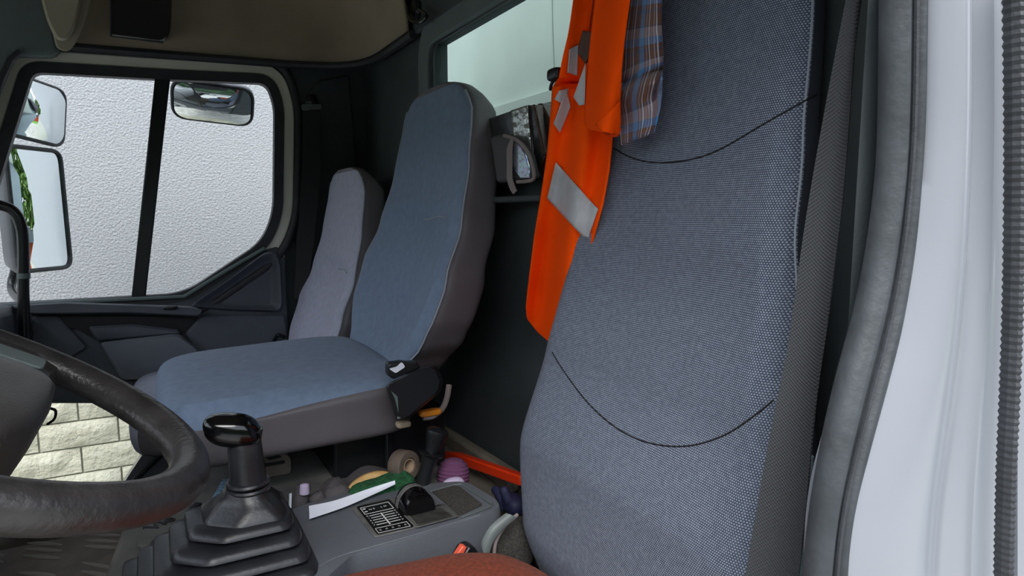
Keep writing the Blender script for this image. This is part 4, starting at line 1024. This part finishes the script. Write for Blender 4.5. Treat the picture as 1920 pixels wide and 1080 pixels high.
obj('white_tab', prism([PY(x, y, 1.10) for x, y in ((543, 928), (547, 926), (546, 965), (542, 965))], (0, .004, 0)), M['paper'], gg)
gt = thing('leather_glove', 'grey glove with tan leather cuff lying behind the white paper', 'glove', PY(700, 920, 1.17), 'work gloves')
gc2 = PY(678, 912, 1.20)
obj('palm', ([gc2+Vector((v.x*.068, v.y*.035, v.z*.024+.012*v.x+.008*math.sin(v.x*4+1))) for v in V], F), M['gloveg'], gt, sharp=80)
cuf = smooth([PY(x, y, 1.15) for x, y in ((655, 926), (672, 910), (690, 900), (712, 894), (730, 895), (744, 902))], 6)
obj('cuff', sweep(cuf, lambda t: circ(.004+.009*max(0, math.sin(math.pi*min(1, .15+t)))**.6, 10, .012), False, (0, -.5, .85)), M['glovet'], gt, sharp=80)
finger([PY(742, 902, 1.15), PY(733, 912, 1.145), PY(700, 912, 1.15)], .008, M['glovet'], 'cuff_edge', gt)
gn = thing('green_net', 'crumpled dark green net beneath the glossy dial', 'net', PZ(720, 930, cz))
nc = PZ(715, 928, cz+.004)
obj('net_cloth', ([PZ(720, 922, .44)+Vector((v.x*.062+.0, v.y*.03+.012, v.z*.02+.006*noise.noise(v*3)+.004*v.x)) for v in V], F), M['greenmesh'], gn, sharp=80)
pp_ = thing('folded_paper', 'folded white paper strip lying across the console front', 'paper', PZ(650, 940, cz+.01))
def pe(x, y, d=.0): return PZ(x, y, cz+.012+d)
L1 = smooth([pe(579, 949), pe(630, 938), pe(690, 917, .004), pe(740, 901, .012)], 6); L2 = smooth([pe(580, 962, -.003), pe(640, 945, -.003), pe(700, 921, .001), pe(741, 904, .010)], 6)
L3 = smooth([pe(580, 973, -.005), pe(645, 951, -.005), pe(700, 927, -.001), pe(741, 908, .008)], 6)
obj('upper_leaf', ribbon(L1, L2, .0008, 40), M['paper'], pp_)
obj('lower_leaf', ribbon(L2, L3, .0008, 40), M['paper'], pp_)
# bin with slots under the passenger side
YB = 1.30
bn = thing('storage_bin', 'dusty brown plastic bin with a slot on the tunnel under the middle seat', 'bin', Vector((.19, YB+.05, tz)))
def binp(x, y, Y): q = PY(x, y, Y); return Vector((q.x, Y, max(q.z, tz-.002)))
obj('bin_body', prism(fillet([binp(x, y, YB) for x, y in ((470, 852), (528, 846), (546, 858), (548, 940), (470, 940))], .008, 3), (0, .10, 0)), M['sill'], bn, bevel=.004)
obj('slot', prism(fillet([binp(x, y, YB-.002) for x, y in ((495, 856), (520, 852), (530, 857), (505, 863))], .003, 3), (0, .004, 0)), M['black'], bn)
obj('slot', prism(fillet([binp(x, y, YB-.002) for x, y in ((495, 870), (534, 863), (534, 869), (495, 876))], .002, 3), (0, .004, 0)), M['black'], bn)
struct('trim_9', prism([Vector((.02, 1.55, 0)), Vector((.62, 1.55, 0)), Vector((.62, 1.60, 0)), Vector((.02, 1.60, 0))], (0, 0, .22)), M['black'])
# things between driver seat and console
bu = thing('belt_buckle', 'black driver belt buckle with orange red button beside the brown fleece', 'buckle', PY(870, 1045, .89))
obj('buckle_body', prism(fillet([PY(x, y, .885) for x, y in ((852, 1056), (866, 1030), (880, 1022), (892, 1028), (912, 1062), (900, 1080), (850, 1075))], .005, 3), (0, .02, 0)), M['black'], bu, bevel=.003)
obj('button', prism([PY(x, y, .88) for x, y in ((846, 1056), (868, 1024), (876, 1026), (862, 1056))], (0, .012, 0)), M['redbutton'], bu, bevel=.002)
obj('chrome_edge', tube([PY(864, 1052, .879), PY(880, 1027, .879)], .0018, 6), M['silver'], bu)
obj('seat_valance', ribbon(smooth([PY(x, y, .850) for x, y in ((948, 962), (920, 985), (905, 1010), (903, 1022))], 6), smooth([PY(x, y, .842) for x, y in ((968, 970), (940, 995), (925, 1015), (915, 1045))], 6), .004, 30, .004), M['grey_trim'], None, 'grey green curved plastic strip beside the driver seat', 'trim strip')
dc = thing('dark_cloth_bag', 'crumpled dark cloth bag tucked behind the driver seat cushion', 'bag', PY(955, 1040, .89))
obj('bag_cloth', ([PY(962, 1030, .89)+Vector((v.x*.042, v.y*.03+.012, v.z*.045+.006*noise.noise(v*3))) for v in V], F), M['carpet'], dc, sharp=80)
obj('zip_edge', tube(smooth([PY(926, 1044, .855), PY(930, 1015, .855), PY(948, 985, .86), PY(970, 965, .87)], 5), .003, 6), M['strapgrey'], dc)
ng = thing('rubber_glove', 'navy blue rubber glove between console and driver seat', 'glove', PX(945, 930, .575), 'work gloves')
finger([PX(950, 955, .58), PX(938, 930, .58), PX(926, 914, .58)], .011, M['navy'], 'finger', ng)
finger([PX(958, 945, .58), PX(948, 925, .58), PX(944, 912, .58)], .011, M['navy'], 'finger', ng)
obj('palm', rbox(PX(962, 945, .59), (.02, .03, .02), 2.5, 6), M['navy'], ng)
wi = obj('loose_wire', tube(smooth([PY(92, 765, 2.2), PY(104, 770, 2.2), PY(102, 785, 2.2), PY(88, 796, 2.2)], 6), .004, 6), M['pole'], None, 'thin black loose wire loop seen through the steering wheel', 'wire')
